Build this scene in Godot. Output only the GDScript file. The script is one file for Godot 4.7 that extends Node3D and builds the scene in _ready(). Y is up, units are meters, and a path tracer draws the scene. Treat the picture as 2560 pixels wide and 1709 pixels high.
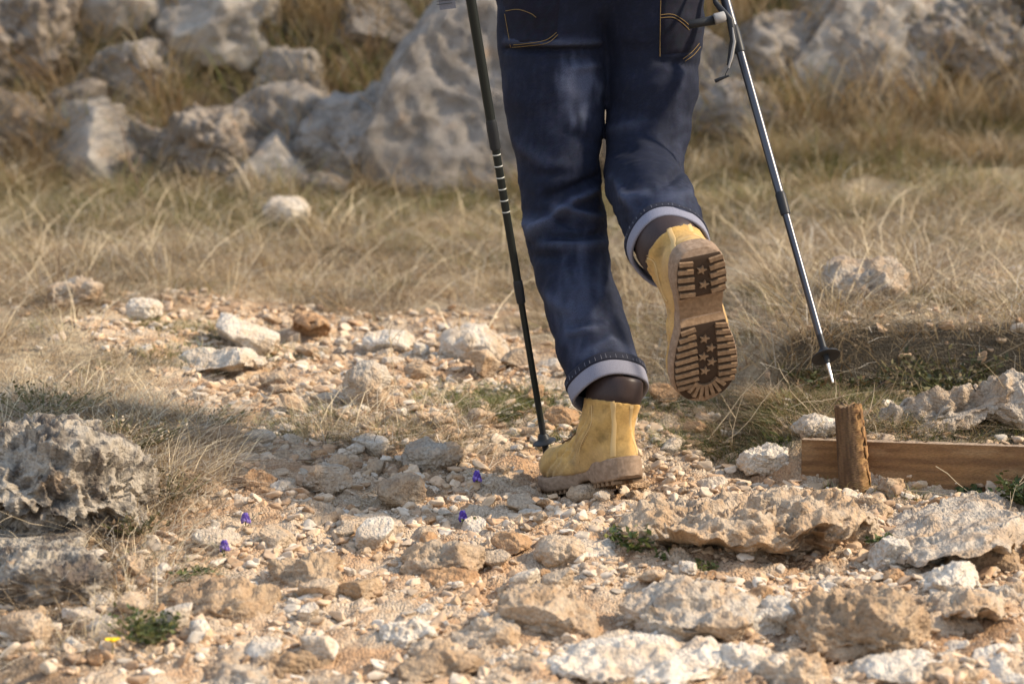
extends Node3D
# A hiker in jeans and wheat coloured boots walks up a rocky path in dry grass; metres, y up, the camera looks along -z. d is the distance -z.

const SUN := Vector3(0.78, 0.61, 0.03)
var used := {}
var mats := {}
var icos := {}
var r := RandomNumberGenerator.new()
var n_lump := FastNoiseLite.new()
var n_rub := FastNoiseLite.new()
var n_rub2 := FastNoiseLite.new()
var n_fine := FastNoiseLite.new()
var n_tone := FastNoiseLite.new()
var n_rock := FastNoiseLite.new()
var n_ridge := FastNoiseLite.new()
var n_cell := FastNoiseLite.new()
var n_chip := FastNoiseLite.new()
var n_cloth := FastNoiseLite.new()

# ---------------------------------------------------------------- helpers
func numbered(called: String) -> String:
	used[called] = used.get(called, -1) + 1
	return called if used[called] == 0 else "%s_%03d" % [called, used[called]]

func tag(o: Node, label := "", category := "", group := "", kind := "") -> Node:
	if label: o.set_meta("label", label)
	if category: o.set_meta("category", category)
	if group: o.set_meta("group", group)
	if kind: o.set_meta("kind", kind)
	return o

func root(called: String, at: Vector3, label: String, category: String, group := "") -> Node3D:
	var o := Node3D.new()
	o.name = numbered(called)
	add_child(o, true)
	o.position = at
	tag(o, label, category, group)
	return o

func put(called: String, mesh: Mesh, mat: Material, parent: Node = null) -> MeshInstance3D:
	var o := MeshInstance3D.new()
	o.name = called if parent else numbered(called)
	o.mesh = mesh
	o.material_override = mat
	(parent if parent else self).add_child(o, true)
	return o

# a mesh under way; triangles are given counter-clockwise seen from outside
class Shape:
	var v := PackedVector3Array()
	var c := PackedColorArray()
	var i := PackedInt32Array()
	func tri(a: int, b: int, d: int) -> void:
		i.append(a); i.append(d); i.append(b)
	func quad(a: int, b: int, d: int, e: int) -> void:
		tri(a, b, d); tri(a, d, e)
	func normals() -> PackedVector3Array:
		var n := PackedVector3Array()
		n.resize(v.size())
		for k in range(0, i.size(), 3):
			var a := v[i[k]]
			var f := (v[i[k + 2]] - a).cross(v[i[k + 1]] - a)
			n[i[k]] += f; n[i[k + 1]] += f; n[i[k + 2]] += f
		for k in n.size():
			n[k] = n[k].normalized() if n[k].length_squared() > 0.0 else Vector3.UP
		return n
	func done(smooth := true) -> ArrayMesh:
		var m := ArrayMesh.new()
		var a := []
		a.resize(Mesh.ARRAY_MAX)
		if not smooth:
			var v2 := PackedVector3Array()
			var c2 := PackedColorArray()
			var i2 := PackedInt32Array()
			for k in i.size():
				v2.append(v[i[k]]); i2.append(k)
				if c.size(): c2.append(c[i[k]])
			v = v2; c = c2; i = i2
		a[Mesh.ARRAY_VERTEX] = v
		a[Mesh.ARRAY_NORMAL] = normals()
		if c.size() == v.size() and c.size(): a[Mesh.ARRAY_COLOR] = c
		a[Mesh.ARRAY_INDEX] = i
		m.add_surface_from_arrays(Mesh.PRIMITIVE_TRIANGLES, a)
		return m
	func add_box(t: Transform3D, s: Vector3, bevel := 0.0) -> void:
		var h := s * 0.5
		var b := v.size()
		for z in [-1, 1]:
			for y in [-1, 1]:
				for x in [-1, 1]:
					v.append(t * Vector3(x * h.x, y * h.y, z * h.z))
		for q in [[0, 2, 3, 1], [4, 5, 7, 6], [0, 1, 5, 4], [2, 6, 7, 3], [0, 4, 6, 2], [1, 3, 7, 5]]:
			quad(b + q[0], b + q[1], b + q[2], b + q[3])
	# a tube through points with a radius each
	func add_tube(p: Array, rad: Array, sides := 8, caps := true) -> void:
		var b := v.size()
		var up := Vector3(0.31, 0.87, 0.37)
		var k := p.size()
		var x := Vector3.ZERO
		for j in k:
			var t: Vector3 = (p[mini(j + 1, k - 1)] - p[maxi(j - 1, 0)]).normalized()
			if j == 0:
				x = t.cross(up if absf(t.dot(up)) < 0.95 else Vector3.RIGHT).normalized()
			else:
				x = (x - t * x.dot(t)).normalized()
			var y := t.cross(x)
			for s in sides:
				var an := TAU * s / sides
				v.append(p[j] + (x * cos(an) + y * sin(an)) * float(rad[j]))
		for j in k - 1:
			for s in sides:
				var s2 := (s + 1) % sides
				quad(b + j * sides + s, b + j * sides + s2, b + (j + 1) * sides + s2, b + (j + 1) * sides + s)
		if caps:
			var e := v.size()
			v.append(p[0]); v.append(p[k - 1])
			for s in sides:
				tri(e, b + (s + 1) % sides, b + s)
				tri(e + 1, b + (k - 1) * sides + s, b + (k - 1) * sides + (s + 1) % sides)

# profile [radius, height] spun about y and set down with t
func lathe(prof: Array, t: Transform3D, sides := 24, st: Shape = null, squash := Vector2.ONE) -> Shape:
	if st == null: st = Shape.new()
	var b := st.v.size()
	for q in prof:
		for s in sides:
			var an := TAU * s / sides
			st.v.append(t * Vector3(cos(an) * q[0] * squash.x, q[1], -sin(an) * q[0] * squash.y))
	for j in prof.size() - 1:
		for s in sides:
			var s2 := (s + 1) % sides
			st.quad(b + j * sides + s, b + j * sides + s2, b + (j + 1) * sides + s2, b + (j + 1) * sides + s)
	return st

# a transform whose y axis runs along `up`, at `at`
func along(at: Vector3, up: Vector3, side := Vector3.RIGHT) -> Transform3D:
	var y := up.normalized()
	var z := side.cross(y).normalized()
	return Transform3D(Basis(y.cross(z).normalized(), y, z), at)

func noise_tex(freq: float, octaves: int, stops: Array, kind := FastNoiseLite.TYPE_SIMPLEX_SMOOTH, seed_ := 1, size := 512, normal := false) -> NoiseTexture2D:
	var n := FastNoiseLite.new()
	n.noise_type = kind
	n.seed = seed_
	n.frequency = freq
	n.fractal_octaves = octaves
	n.fractal_gain = 0.55
	if kind == FastNoiseLite.TYPE_CELLULAR:
		n.cellular_return_type = FastNoiseLite.RETURN_DISTANCE
	var t := NoiseTexture2D.new()
	t.width = size; t.height = size
	t.seamless = true
	t.noise = n
	if stops.size():
		var g := Gradient.new()
		var off := PackedFloat32Array()
		var col := PackedColorArray()
		for s in stops:
			off.append(s[0]); col.append(s[1])
		g.offsets = off; g.colors = col
		t.color_ramp = g
	return t

func lin(a: float, b: float, c: float) -> Color:
	return Color(a, b, c).linear_to_srgb()

func mat(col: Color, rough: float, vertex := false) -> StandardMaterial3D:
	var m := StandardMaterial3D.new()
	m.albedo_color = col
	m.roughness = rough
	m.vertex_color_use_as_albedo = vertex
	m.metallic_specular = 0.3
	return m

func textured(m: StandardMaterial3D, tex: Texture2D, scale: Vector3, bump: Texture2D, cm: float, world := false) -> StandardMaterial3D:
	m.albedo_texture = tex
	m.uv1_triplanar = true
	m.uv1_world_triplanar = world
	m.uv1_scale = scale
	if bump:
		m.heightmap_enabled = true
		m.heightmap_texture = bump
		m.heightmap_scale = cm
	return m

func grey(a: float) -> Color:
	return Color(a, a, a)

# ---------------------------------------------------------------- the lie of the land
const KD := [-120.0, -30.0, 0.0, 3.9, 5.0, 6.7, 8.3, 8.7, 9.2, 10.0, 11.5, 14.0, 25.0, 60.0, 160.0]
const KY := [-6.0, -2.2, -0.2, 0.184, 0.294, 0.4745, 0.66, 0.80, 1.30, 2.05, 2.9, 3.5, 5.0, 8.0, 10.0]

func base(x: float, d: float) -> float:
	var y: float = KY[0]
	for k in range(1, KD.size()):
		if d < KD[k] or k == KD.size() - 1:
			y = lerpf(KY[k - 1], KY[k], clampf((d - KD[k - 1]) / (KD[k] - KD[k - 1]), 0.0, 1.0))
			break
	if x > 0.25:
		var dp := 5.06 - maxf(x - 0.58, 0.0) * 0.286
		y += smoothstep(0.50, 0.58, x) * 0.06 * smoothstep(dp - 0.02, dp + 0.04, d) * (1.0 - smoothstep(5.7, 6.8, d))
		y += smoothstep(0.42, 0.72, x) * 0.125 * smoothstep(5.55, 5.62, d) * (1.0 - smoothstep(6.2, 8.2, d))
		y += smoothstep(0.25, 1.0, x) * 0.16 * smoothstep(6.6, 9.0, d) * (1.0 - smoothstep(9.0, 9.6, d) * 0.6)
	elif x < -0.5:
		y += (1.0 - smoothstep(-0.9, -0.5, x)) * 0.05 * smoothstep(4.0, 5.0, d) * (1.0 - smoothstep(6.5, 8.0, d))
	# the hollow in which the toe of the front boot stands
	return y - 0.050 * exp(-pow((x - 0.10) / 0.11, 2.0) - pow((d - 5.09) / 0.12, 2.0))

# how bare the ground is: 1 on the rubble of the path, 0 in the grass
func bare(x: float, d: float) -> float:
	var l := lerpf(-1.15, -0.62, clampf((d - 4.4) / 0.35, 0.0, 1.0))
	if d > 4.8: l = lerpf(-0.60, -0.70, clampf((d - 4.8) / 0.7, 0.0, 1.0))
	if d > 5.5: l = lerpf(-0.70, -1.05, clampf((d - 5.5) / 0.8, 0.0, 1.0))
	var rt := 1.75
	if d > 4.9: rt = lerpf(1.5, 0.50, clampf((d - 4.9) / 0.2, 0.0, 1.0))
	if d > 5.1: rt = lerpf(0.50, 0.08, clampf((d - 5.1) / 1.2, 0.0, 1.0))
	var w := n_tone.get_noise_2d(x * 2.3 + 7.0, d * 2.3) * 0.16
	var a := smoothstep(l - 0.08, l + 0.10, x + w) * (1.0 - smoothstep(rt - 0.08, rt + 0.10, x + w))
	return a * (1.0 - smoothstep(6.2, 6.9, d + w * 2.0))

func ground_h(x: float, d: float) -> float:
	var y := base(x, d)
	if d < 2.0 or d > 12.0 or absf(x) > 4.0:
		return y + n_lump.get_noise_2d(x * 0.6, d * 0.6) * 0.05
	var b := bare(x, d)
	y += n_lump.get_noise_2d(x, d) * (0.022 + 0.05 * smoothstep(8.4, 9.0, d))
	var up := smoothstep(8.45, 8.9, d)
	if up > 0.0: y += up * (n_chip.get_noise_2d(x * 3.0 + n_lump.get_noise_2d(x * 1.5, d) * 0.4, d * 3.6) * 0.07 + n_rock.get_noise_2d(x * 9.0, d * 12.0) * 0.04)
	y += (n_rub.get_noise_2d(x, d) + 0.55) * -0.022 * (0.3 + 0.7 * b)
	return y

func ground_fine(x: float, d: float) -> float:
	var b := bare(x, d)
	return ground_h(x, d) + (n_rub2.get_noise_2d(x, d) + 0.5) * -0.010 * (0.2 + 0.8 * b) + n_fine.get_noise_2d(x, d) * 0.006

# ---------------------------------------------------------------- rocks
func ico(level: int) -> Array:
	if icos.has(level): return icos[level]
	var v := PackedVector3Array()
	var f := PackedInt32Array()
	if level == 0:
		var t := (1.0 + sqrt(5.0)) / 2.0
		for q in [[-1, t, 0], [1, t, 0], [-1, -t, 0], [1, -t, 0], [0, -1, t], [0, 1, t], [0, -1, -t], [0, 1, -t], [t, 0, -1], [t, 0, 1], [-t, 0, -1], [-t, 0, 1]]:
			v.append(Vector3(q[0], q[1], q[2]).normalized())
		f = PackedInt32Array([0, 11, 5, 0, 5, 1, 0, 1, 7, 0, 7, 10, 0, 10, 11, 1, 5, 9, 5, 11, 4, 11, 10, 2, 10, 7, 6, 7, 1, 8, 3, 9, 4, 3, 4, 2, 3, 2, 6, 3, 6, 8, 3, 8, 9, 4, 9, 5, 2, 4, 11, 6, 2, 10, 8, 6, 7, 9, 8, 1])
	else:
		var below: Array = ico(level - 1)
		v = below[0].duplicate()
		var old: PackedInt32Array = below[1]
		var mids := {}
		for k in range(0, old.size(), 3):
			var m := [0, 0, 0]
			for e in 3:
				var a := old[k + e]
				var b := old[k + (e + 1) % 3]
				var key := mini(a, b) * 100000 + maxi(a, b)
				if not mids.has(key):
					mids[key] = v.size()
					v.append((v[a] + v[b]).normalized())
				m[e] = mids[key]
			for q in [old[k], m[0], m[2], old[k + 1], m[1], m[0], old[k + 2], m[2], m[1], m[0], m[1], m[2]]:
				f.append(q)
	icos[level] = [v, f]
	return icos[level]

const TONES := {
	"white": [Vector3(0.66, 0.58, 0.47), Vector3(0.56, 0.45, 0.33), 0.08],
	"grey": [Vector3(0.48, 0.405, 0.315), Vector3(0.40, 0.30, 0.205), 0.2],
	"tan": [Vector3(0.52, 0.405, 0.285), Vector3(0.42, 0.285, 0.17), 0.15],
	"orange": [Vector3(0.49, 0.305, 0.165), Vector3(0.36, 0.205, 0.105), 0.15],
	"brown": [Vector3(0.35, 0.24, 0.145), Vector3(0.46, 0.335, 0.215), 0.2],
	"browngrey": [Vector3(0.41, 0.32, 0.225), Vector3(0.30, 0.215, 0.14), 0.22],
	"lichen": [Vector3(0.42, 0.36, 0.28), Vector3(0.12, 0.098, 0.078), 0.85],
	"bank": [Vector3(0.31, 0.275, 0.235), Vector3(0.20, 0.172, 0.142), 0.5],
	"bankpale": [Vector3(0.39, 0.35, 0.298), Vector3(0.30, 0.262, 0.215), 0.3],
	"bark": [Vector3(0.36, 0.20, 0.085), Vector3(0.20, 0.11, 0.05), 0.15],
	"bankdark": [Vector3(0.20, 0.165, 0.13), Vector3(0.31, 0.262, 0.21), 0.45],
}

func rock_shape(size: Vector3, style: String, tone: String, seed_: int, level: int, undercut := false) -> ArrayMesh:
	var rg := RandomNumberGenerator.new()
	rg.seed = seed_ * 7919 + 13
	var st := Shape.new()
	var src: Array = ico(level)
	var h := size * 0.5
	var e: float = {"karst": 3.2, "round": 2.2, "angular": 3.6, "slab": 3.6, "pit": 2.7, "ridge": 3.0, "triangle": 4.0, "slope": 4.0}[style]
	var cuts := []
	var many: int = {"karst": 10, "round": 6, "angular": 11, "slab": 7, "pit": 7, "ridge": 4, "triangle": 3, "slope": 3}[style]
	for k in many:
		var n := Vector3(rg.randfn(), rg.randfn() * 0.8, rg.randfn()).normalized()
		cuts.append([n, rg.randf_range(0.58, 0.92) if style in ["angular", "slab"] else rg.randf_range(0.72, 1.0)])
	if style == "slab": cuts.append([Vector3(rg.randf_range(-0.1, 0.1), 1, 0.1).normalized(), 0.62])
	if style == "ridge": cuts.append_array([[Vector3(0, 0.72, 0.69).normalized(), 0.34], [Vector3(0.1, 0.72, -0.69).normalized(), 0.3]])
	if style == "triangle": cuts.append_array([[Vector3(0.80, 0.60, 0.1).normalized(), 0.42], [Vector3(-0.72, 0.66, 0.1).normalized(), 0.40], [Vector3(0.05, 0.30, 0.95).normalized(), 0.55]])
	if style == "slope": cuts.append_array([[Vector3(-0.80, 0.55, 0.1).normalized(), 0.62], [Vector3(0.05, 0.30, 0.96).normalized(), 0.55]])
	var s := maxf(size.x, maxf(size.y, size.z))
	var off := Vector3(rg.randf_range(-50, 50), rg.randf_range(-50, 50), rg.randf_range(-50, 50))
	var rough: float = {"karst": 0.05, "round": 0.055, "angular": 0.035, "slab": 0.03, "pit": 0.075, "ridge": 0.06, "triangle": 0.02, "slope": 0.03}[style]
	var pitted: float = {"karst": 0.026, "round": 0.012, "angular": 0.010, "slab": 0.008, "pit": 0.036, "ridge": 0.05, "triangle": 0.008, "slope": 0.008}[style]
	var chipped: float = {"karst": 0.042, "round": 0.012, "angular": 0.030, "slab": 0.016, "pit": 0.034, "ridge": 0.04, "triangle": 0.008, "slope": 0.008}[style]
	if tone == "bark": chipped = 0.0
	if tone == "lichen":
		pitted *= 1.0
	if tone.begins_with("bank"): pitted *= 0.6
	var plain := tone == "plain"
	var t: Array = TONES.get(tone, TONES["white"])
	var ca: Vector3 = t[0]
	var cb: Vector3 = t[1]
	var dark: float = t[2]
	var shift := rg.randf_range(0.9, 1.08)
	for q: Vector3 in src[0]:
		var p := q / pow(pow(absf(q.x), e) + pow(absf(q.y), e) + pow(absf(q.z), e), 1.0 / e)
		for c in cuts:
			var over: float = p.dot(c[0]) - c[1]
			if over > 0.0: p -= c[0] * over * 0.94
		var w := p * h
		var n := (q / h).normalized()
		if undercut and q.z > 0.0: w.z *= 1.0 - 0.62 * (1.0 - smoothstep(0.02, 0.42, q.y + n_rock.get_noise_3dv(q * 1.6 + off) * 0.5)) * smoothstep(0.0, 0.4, q.z)
		var u := w * (1.0 / s) + off
		var disp := n_rock.get_noise_3dv(u * 2.2) * rough * 1.3 + (absf(n_ridge.get_noise_3dv(u * 5.0)) - 0.25) * -rough * 0.9
		var jog := Vector3(n_rock.get_noise_3dv(u * 9.0), n_rock.get_noise_3dv(u * 9.0 + Vector3(40, 0, 0)), n_rock.get_noise_3dv(u * 9.0 + Vector3(0, 40, 0))) * 0.06
		var cell := n_cell.get_noise_3dv((u + jog * 1.2) * 8.0)
		disp += minf(cell + 0.42, 0.35) * pitted * (0.5 + smoothstep(-0.3, 0.3, n_rock.get_noise_3dv(u * 2.5 + Vector3(9, 3, 1))))
		disp += n_chip.get_noise_3dv((u + jog) * Vector3(3.2, 4.6, 3.2)) * chipped + n_chip.get_noise_3dv((u + jog) * Vector3(8.0, 11.0, 8.0)) * chipped * 0.5
		if level >= 4:
			disp += n_rock.get_noise_3dv(u * 16.0) * pitted * 0.6 + n_cell.get_noise_3dv((u + jog * 0.7) * 24.0) * pitted * 0.22 * smoothstep(-0.2, 0.3, n_rock.get_noise_3dv(u * 3.0 + Vector3(5, 5, 5)))
		w += n * disp * s
		st.v.append(w)
		var k := smoothstep(-0.25, 0.45, n_tone.get_noise_3dv((w + off) * 9.0) + n_tone.get_noise_3dv((w + off) * 34.0) * 0.5)
		var col := ca.lerp(cb, k) * shift
		var spot := smoothstep(0.62 - dark * 0.55, 0.95 - dark * 0.5, n_rock.get_noise_3dv((w + off) * 42.0) * 0.9 + n_tone.get_noise_3dv((w + off) * 14.0) * 0.6)
		col = col.lerp(Vector3(0.085, 0.078, 0.07), spot * 0.75 * minf(dark * 2.5, 1.0))
		var rust := smoothstep(0.30, 0.60, n_tone.get_noise_3dv((w - off) * 7.0))
		col = col.lerp(Vector3(0.44, 0.28, 0.15), rust * 0.45)
		var dusty := smoothstep(0.0, 0.45, n_tone.get_noise_3dv((w + off) * 12.0 + Vector3(3, 1, 8))) * 0.5
		if not tone.begins_with("bank") and tone != "bark" and tone != "lichen": col = col.lerp(Vector3(0.53, 0.36, 0.215), dusty * (0.4 if tone == "white" else 1.2))
		if plain:
			var g := 1.0 - 0.22 * k
			col = Vector3(g, g, g)
		st.c.append(Color(col.x, col.y, col.z))
	var f: PackedInt32Array = src[1]
	for k in range(0, f.size(), 3):
		st.tri(f[k], f[k + 1], f[k + 2])
	return st.done()

# ---------------------------------------------------------------- distance fields (jeans, jacket, skin, boots)
# bones: [a, b, ra, rb]; joined with a smooth minimum of width k; cut away where dot(p - point, normal) > 0
class Field:
	var bones := []
	var cuts := []
	var k := 0.02
	var squash := Vector3.ONE
	func one(p: Vector3, b: Array) -> float:
		var a: Vector3 = b[0]
		var ab: Vector3 = b[1] - a
		var t := clampf((p - a).dot(ab) / maxf(ab.length_squared(), 1e-9), 0.0, 1.0)
		return p.distance_to(a + ab * t) - lerpf(b[2], b[3], t)
	func at(p: Vector3, list: Array) -> float:
		var q := p * squash
		var d := 1e3
		for b in list:
			var e := one(q, b)
			var hh := maxf(k - absf(d - e), 0.0) / k
			d = minf(d, e) - hh * hh * k * 0.25
		for c in cuts:
			var n: Vector3 = c[1]
			d = maxf(d, (p - c[0]).dot(n))
		return d
	func near(p: Vector3, reach: float) -> Array:
		var q := p * squash
		var out := []
		for b in bones:
			if one(q, b) < reach: out.append(b)
		return out
	# surface nets: visits only blocks of cells near the surface
	func mesh(lo: Vector3, hi: Vector3, cell: float) -> Shape:
		var st := Shape.new()
		var B := 4
		var bs := cell * B
		var nb := Vector3i(((hi - lo) / bs).ceil())
		var at_cell := {}
		var edges := []
		var w := nb.y * B + 2
		var u := nb.z * B + 2
		for bx in nb.x:
			for by in nb.y:
				for bz in nb.z:
					var o := lo + Vector3(bx, by, bz) * bs
					var mid := o + Vector3.ONE * bs * 0.5
					var list := near(mid, bs * 0.9 + k * 1.5)
					if list.is_empty(): continue
					var dm := at(mid, list)
					if absf(dm) > bs * 0.9 + k * 0.3: continue
					var val := PackedFloat32Array()
					val.resize(125)
					for x in 5:
						for y in 5:
							for z in 5:
								val[(x * 5 + y) * 5 + z] = at(o + Vector3(x, y, z) * cell, list)
					for x in 4:
						for y in 4:
							for z in 4:
								var g := (x * 5 + y) * 5 + z
								var v0 := val[g]
								var v1 := val[g + 25]
								var v2 := val[g + 5]
								var v3 := val[g + 30]
								var v4 := val[g + 1]
								var v5 := val[g + 26]
								var v6 := val[g + 6]
								var v7 := val[g + 31]
								var lowest := minf(minf(minf(v0, v1), minf(v2, v3)), minf(minf(v4, v5), minf(v6, v7)))
								var highest := maxf(maxf(maxf(v0, v1), maxf(v2, v3)), maxf(maxf(v4, v5), maxf(v6, v7)))
								if lowest >= 0.0 or highest < 0.0: continue
								var sum := Vector3.ZERO
								var cnt := 0
								var vs := [v0, v1, v2, v3, v4, v5, v6, v7]
								for ed in [[0, 1], [2, 3], [4, 5], [6, 7], [0, 2], [1, 3], [4, 6], [5, 7], [0, 4], [1, 5], [2, 6], [3, 7]]:
									var a: float = vs[ed[0]]
									var b: float = vs[ed[1]]
									if (a < 0.0) != (b < 0.0):
										var t := a / (a - b)
										var pa := Vector3(ed[0] & 1, (ed[0] >> 1) & 1, ed[0] >> 2)
										var pb := Vector3(ed[1] & 1, (ed[1] >> 1) & 1, ed[1] >> 2)
										sum += pa.lerp(pb, t)
										cnt += 1
								var ix := bx * B + x
								var iy := by * B + y
								var iz := bz * B + z
								var key := (ix * w + iy) * u + iz
								at_cell[key] = st.v.size()
								st.v.append(o + (Vector3(x, y, z) + sum / cnt) * cell)
								if (v0 < 0.0) != (v1 < 0.0): edges.append([key, 0, v0 < 0.0])
								if (v0 < 0.0) != (v2 < 0.0): edges.append([key, 1, v0 < 0.0])
								if (v0 < 0.0) != (v4 < 0.0): edges.append([key, 2, v0 < 0.0])
		var sx := w * u
		var sy := u
		for e in edges:
			var key: int = e[0]
			var d1: int = [sy, 1, sx][e[1]]
			var d2: int = [1, sx, sy][e[1]]
			var c0 = at_cell.get(key - d1 - d2)
			var c1 = at_cell.get(key - d2)
			var c2 = at_cell.get(key)
			var c3 = at_cell.get(key - d1)
			if c0 == null or c1 == null or c2 == null or c3 == null: continue
			if e[2]: st.quad(c0, c1, c2, c3)
			else: st.quad(c0, c3, c2, c1)
		return st

# distance of p to segment ab in the x-y plane, and how far along it is
func seg2(p: Vector2, a: Vector2, b: Vector2) -> Vector2:
	var ab := b - a
	var t := clampf((p - a).dot(ab) / ab.length_squared(), 0.0, 1.0)
	return Vector2(p.distance_to(a + ab * t), t)

# ---------------------------------------------------------------- grass and small plants
# a blade bends over from its foot; strip of n pieces
func blade(st: Shape, foot: Vector3, lean: Vector3, high: float, wide: float, droop: float, col: Color, pieces := 3, curl := 0.0) -> void:
	var side := lean.cross(Vector3.UP)
	if side.length() < 0.01: side = Vector3.RIGHT
	side = side.normalized().rotated(Vector3.UP, curl)
	var b := st.v.size()
	for k in pieces + 1:
		var t := float(k) / pieces
		var p := foot + Vector3.UP * high * t * (1.0 - droop * t * 0.55) + lean * high * (t * 0.45 + t * t * (0.35 + droop))
		p += side * (sin(t * 3.0 + curl * 5.0) * 0.05 + sin(t * 7.0 + curl * 9.0) * 0.06 * t) * high + Vector3.UP * sin(t * 6.0 + curl * 7.0) * high * 0.04 * t
		var w := wide * 0.5 * (1.0 - t * 0.82)
		st.v.append(p - side * w); st.v.append(p + side * w)
		var cc := col * (0.86 + 0.2 * t)
		st.c.append(cc); st.c.append(cc)
	for k in pieces:
		st.quad(b + k * 2, b + k * 2 + 1, b + k * 2 + 3, b + k * 2 + 2)

func tuft(seed_: int, blades: int, spread: float, high: Vector2, lean: Vector2, wide: float, droop: Vector2, cols: Array) -> ArrayMesh:
	var rg := RandomNumberGenerator.new()
	rg.seed = seed_ * 31 + 5
	var st := Shape.new()
	for k in blades:
		var an := rg.randf() * TAU
		var away := an + rg.randfn() * 0.7
		var c: Vector3 = cols[rg.randi() % cols.size()] * rg.randf_range(0.78, 1.2)
		blade(st, Vector3(cos(an), -0.012 / maxf(spread, 0.01) * spread, sin(an)) * Vector3(spread * sqrt(rg.randf()), 1, spread * sqrt(rg.randf())),
			Vector3(cos(away), 0, sin(away)) * rg.randf_range(lean.x, lean.y), rg.randf_range(high.x, high.y), wide * rg.randf_range(0.6, 1.25),
			rg.randf_range(droop.x, droop.y), Color(c.x, c.y, c.z), 4, rg.randfn() * 0.6)
	return st.done()

const STRAW := [Vector3(0.60, 0.49, 0.33), Vector3(0.66, 0.56, 0.41), Vector3(0.50, 0.385, 0.235), Vector3(0.38, 0.275, 0.155), Vector3(0.55, 0.44, 0.28)]
const RUSSET := [Vector3(0.36, 0.25, 0.14), Vector3(0.45, 0.335, 0.20), Vector3(0.27, 0.19, 0.115), Vector3(0.50, 0.40, 0.27)]
const GREENISH := [Vector3(0.21, 0.21, 0.075), Vector3(0.29, 0.27, 0.11), Vector3(0.15, 0.165, 0.055), Vector3(0.43, 0.36, 0.20), Vector3(0.36, 0.32, 0.14)]
const GREEN := [Vector3(0.075, 0.105, 0.025), Vector3(0.11, 0.14, 0.035), Vector3(0.15, 0.17, 0.05), Vector3(0.06, 0.08, 0.025)]

# many copies of one mesh that nobody could count
func scatter(called: String, mesh: Mesh, m: Material, where: Array, tints: Array, label: String, category: String) -> void:
	var mm := MultiMesh.new()
	mm.transform_format = MultiMesh.TRANSFORM_3D
	mm.use_colors = true
	mm.mesh = mesh
	mm.instance_count = where.size()
	for k in where.size():
		mm.set_instance_transform(k, where[k])
		mm.set_instance_color(k, tints[k])
	var o := MultiMeshInstance3D.new()
	o.name = numbered(called)
	o.multimesh = mm
	o.material_override = m
	add_child(o, true)
	tag(o, label, category, "", "stuff")

func spot(x: float, d: float, lift := 0.0) -> Vector3:
	return Vector3(x, ground_h(x, d) + lift, -d)

# patches of growth on the path: [x, d, half width, half depth, kind, density]
const PATCHES := [
	[-0.30, 5.42, 0.22, 0.16, "mat", 0.5], [-0.28, 5.42, 0.20, 0.14, "scrub", 0.3], [-0.25, 5.38, 0.2, 0.1, "green", 0.5], [-0.46, 5.45, 0.12, 0.12, "green", 0.8], [-0.20, 5.30, 0.16, 0.10, "mat", 1.0], [-0.04, 5.66, 0.12, 0.14, "green", 1.0], [0.06, 5.62, 0.14, 0.12, "green", 0.8],
	[0.12, 5.36, 0.10, 0.10, "green", 0.7], [0.34, 5.62, 0.20, 0.16, "green", 0.7], [0.42, 5.34, 0.14, 0.09, "green", 1.0], [0.50, 5.30, 0.10, 0.07, "green", 1.0], [0.66, 4.985, 0.06, 0.03, "green", 1.0],
	[0.78, 4.96, 0.06, 0.03, "green", 0.7], [-0.74, 4.86, 0.10, 0.25, "scrub", 0.5], [-0.70, 5.2, 0.13, 0.30, "scrub", 0.5], [-0.70, 5.2, 0.13, 0.30, "russet", 0.3], [-0.66, 4.45, 0.08, 0.2, "scrub", 0.4], [-0.72, 4.2, 0.12, 0.2, "scrub", 0.3], [-0.72, 4.15, 0.14, 0.2, "mat", 0.3], [-0.56, 4.42, 0.03, 0.05, "green", 0.8],
	[-0.75, 5.95, 0.12, 0.10, "green", 0.8], [-0.82, 6.25, 0.12, 0.1, "green", 0.8], [-0.60, 6.1, 0.10, 0.12, "green", 0.6], [0.95, 5.35, 0.4, 0.22, "green", 0.9], [0.75, 5.25, 0.3, 0.12, "russet", 0.3],
	[1.05, 5.45, 0.4, 0.12, "green", 0.8], [-0.68, 4.95, 0.11, 0.30, "scrub", 0.4], [0.50, 5.42, 0.12, 0.12, "russet", 0.6], [-0.05, 5.72, 0.16, 0.10, "green", 1.0], [-0.98, 5.2, 0.2, 0.4, "scrub", 0.4], [0.62, 5.50, 0.18, 0.10, "russet", 0.4], [0.60, 5.45, 0.15, 0.15, "green", 0.8], [-0.15, 5.08, 0.12, 0.07, "mat", 0.6], [-0.30, 4.95, 0.10, 0.05, "mat", 0.5],
	[0.55, 5.18, 0.09, 0.06, "green", 0.6], [-0.9, 5.1, 0.2, 0.3, "russet", 0.35], [1.0, 5.60, 0.45, 0.05, "scrub", 0.7],
]

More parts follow.
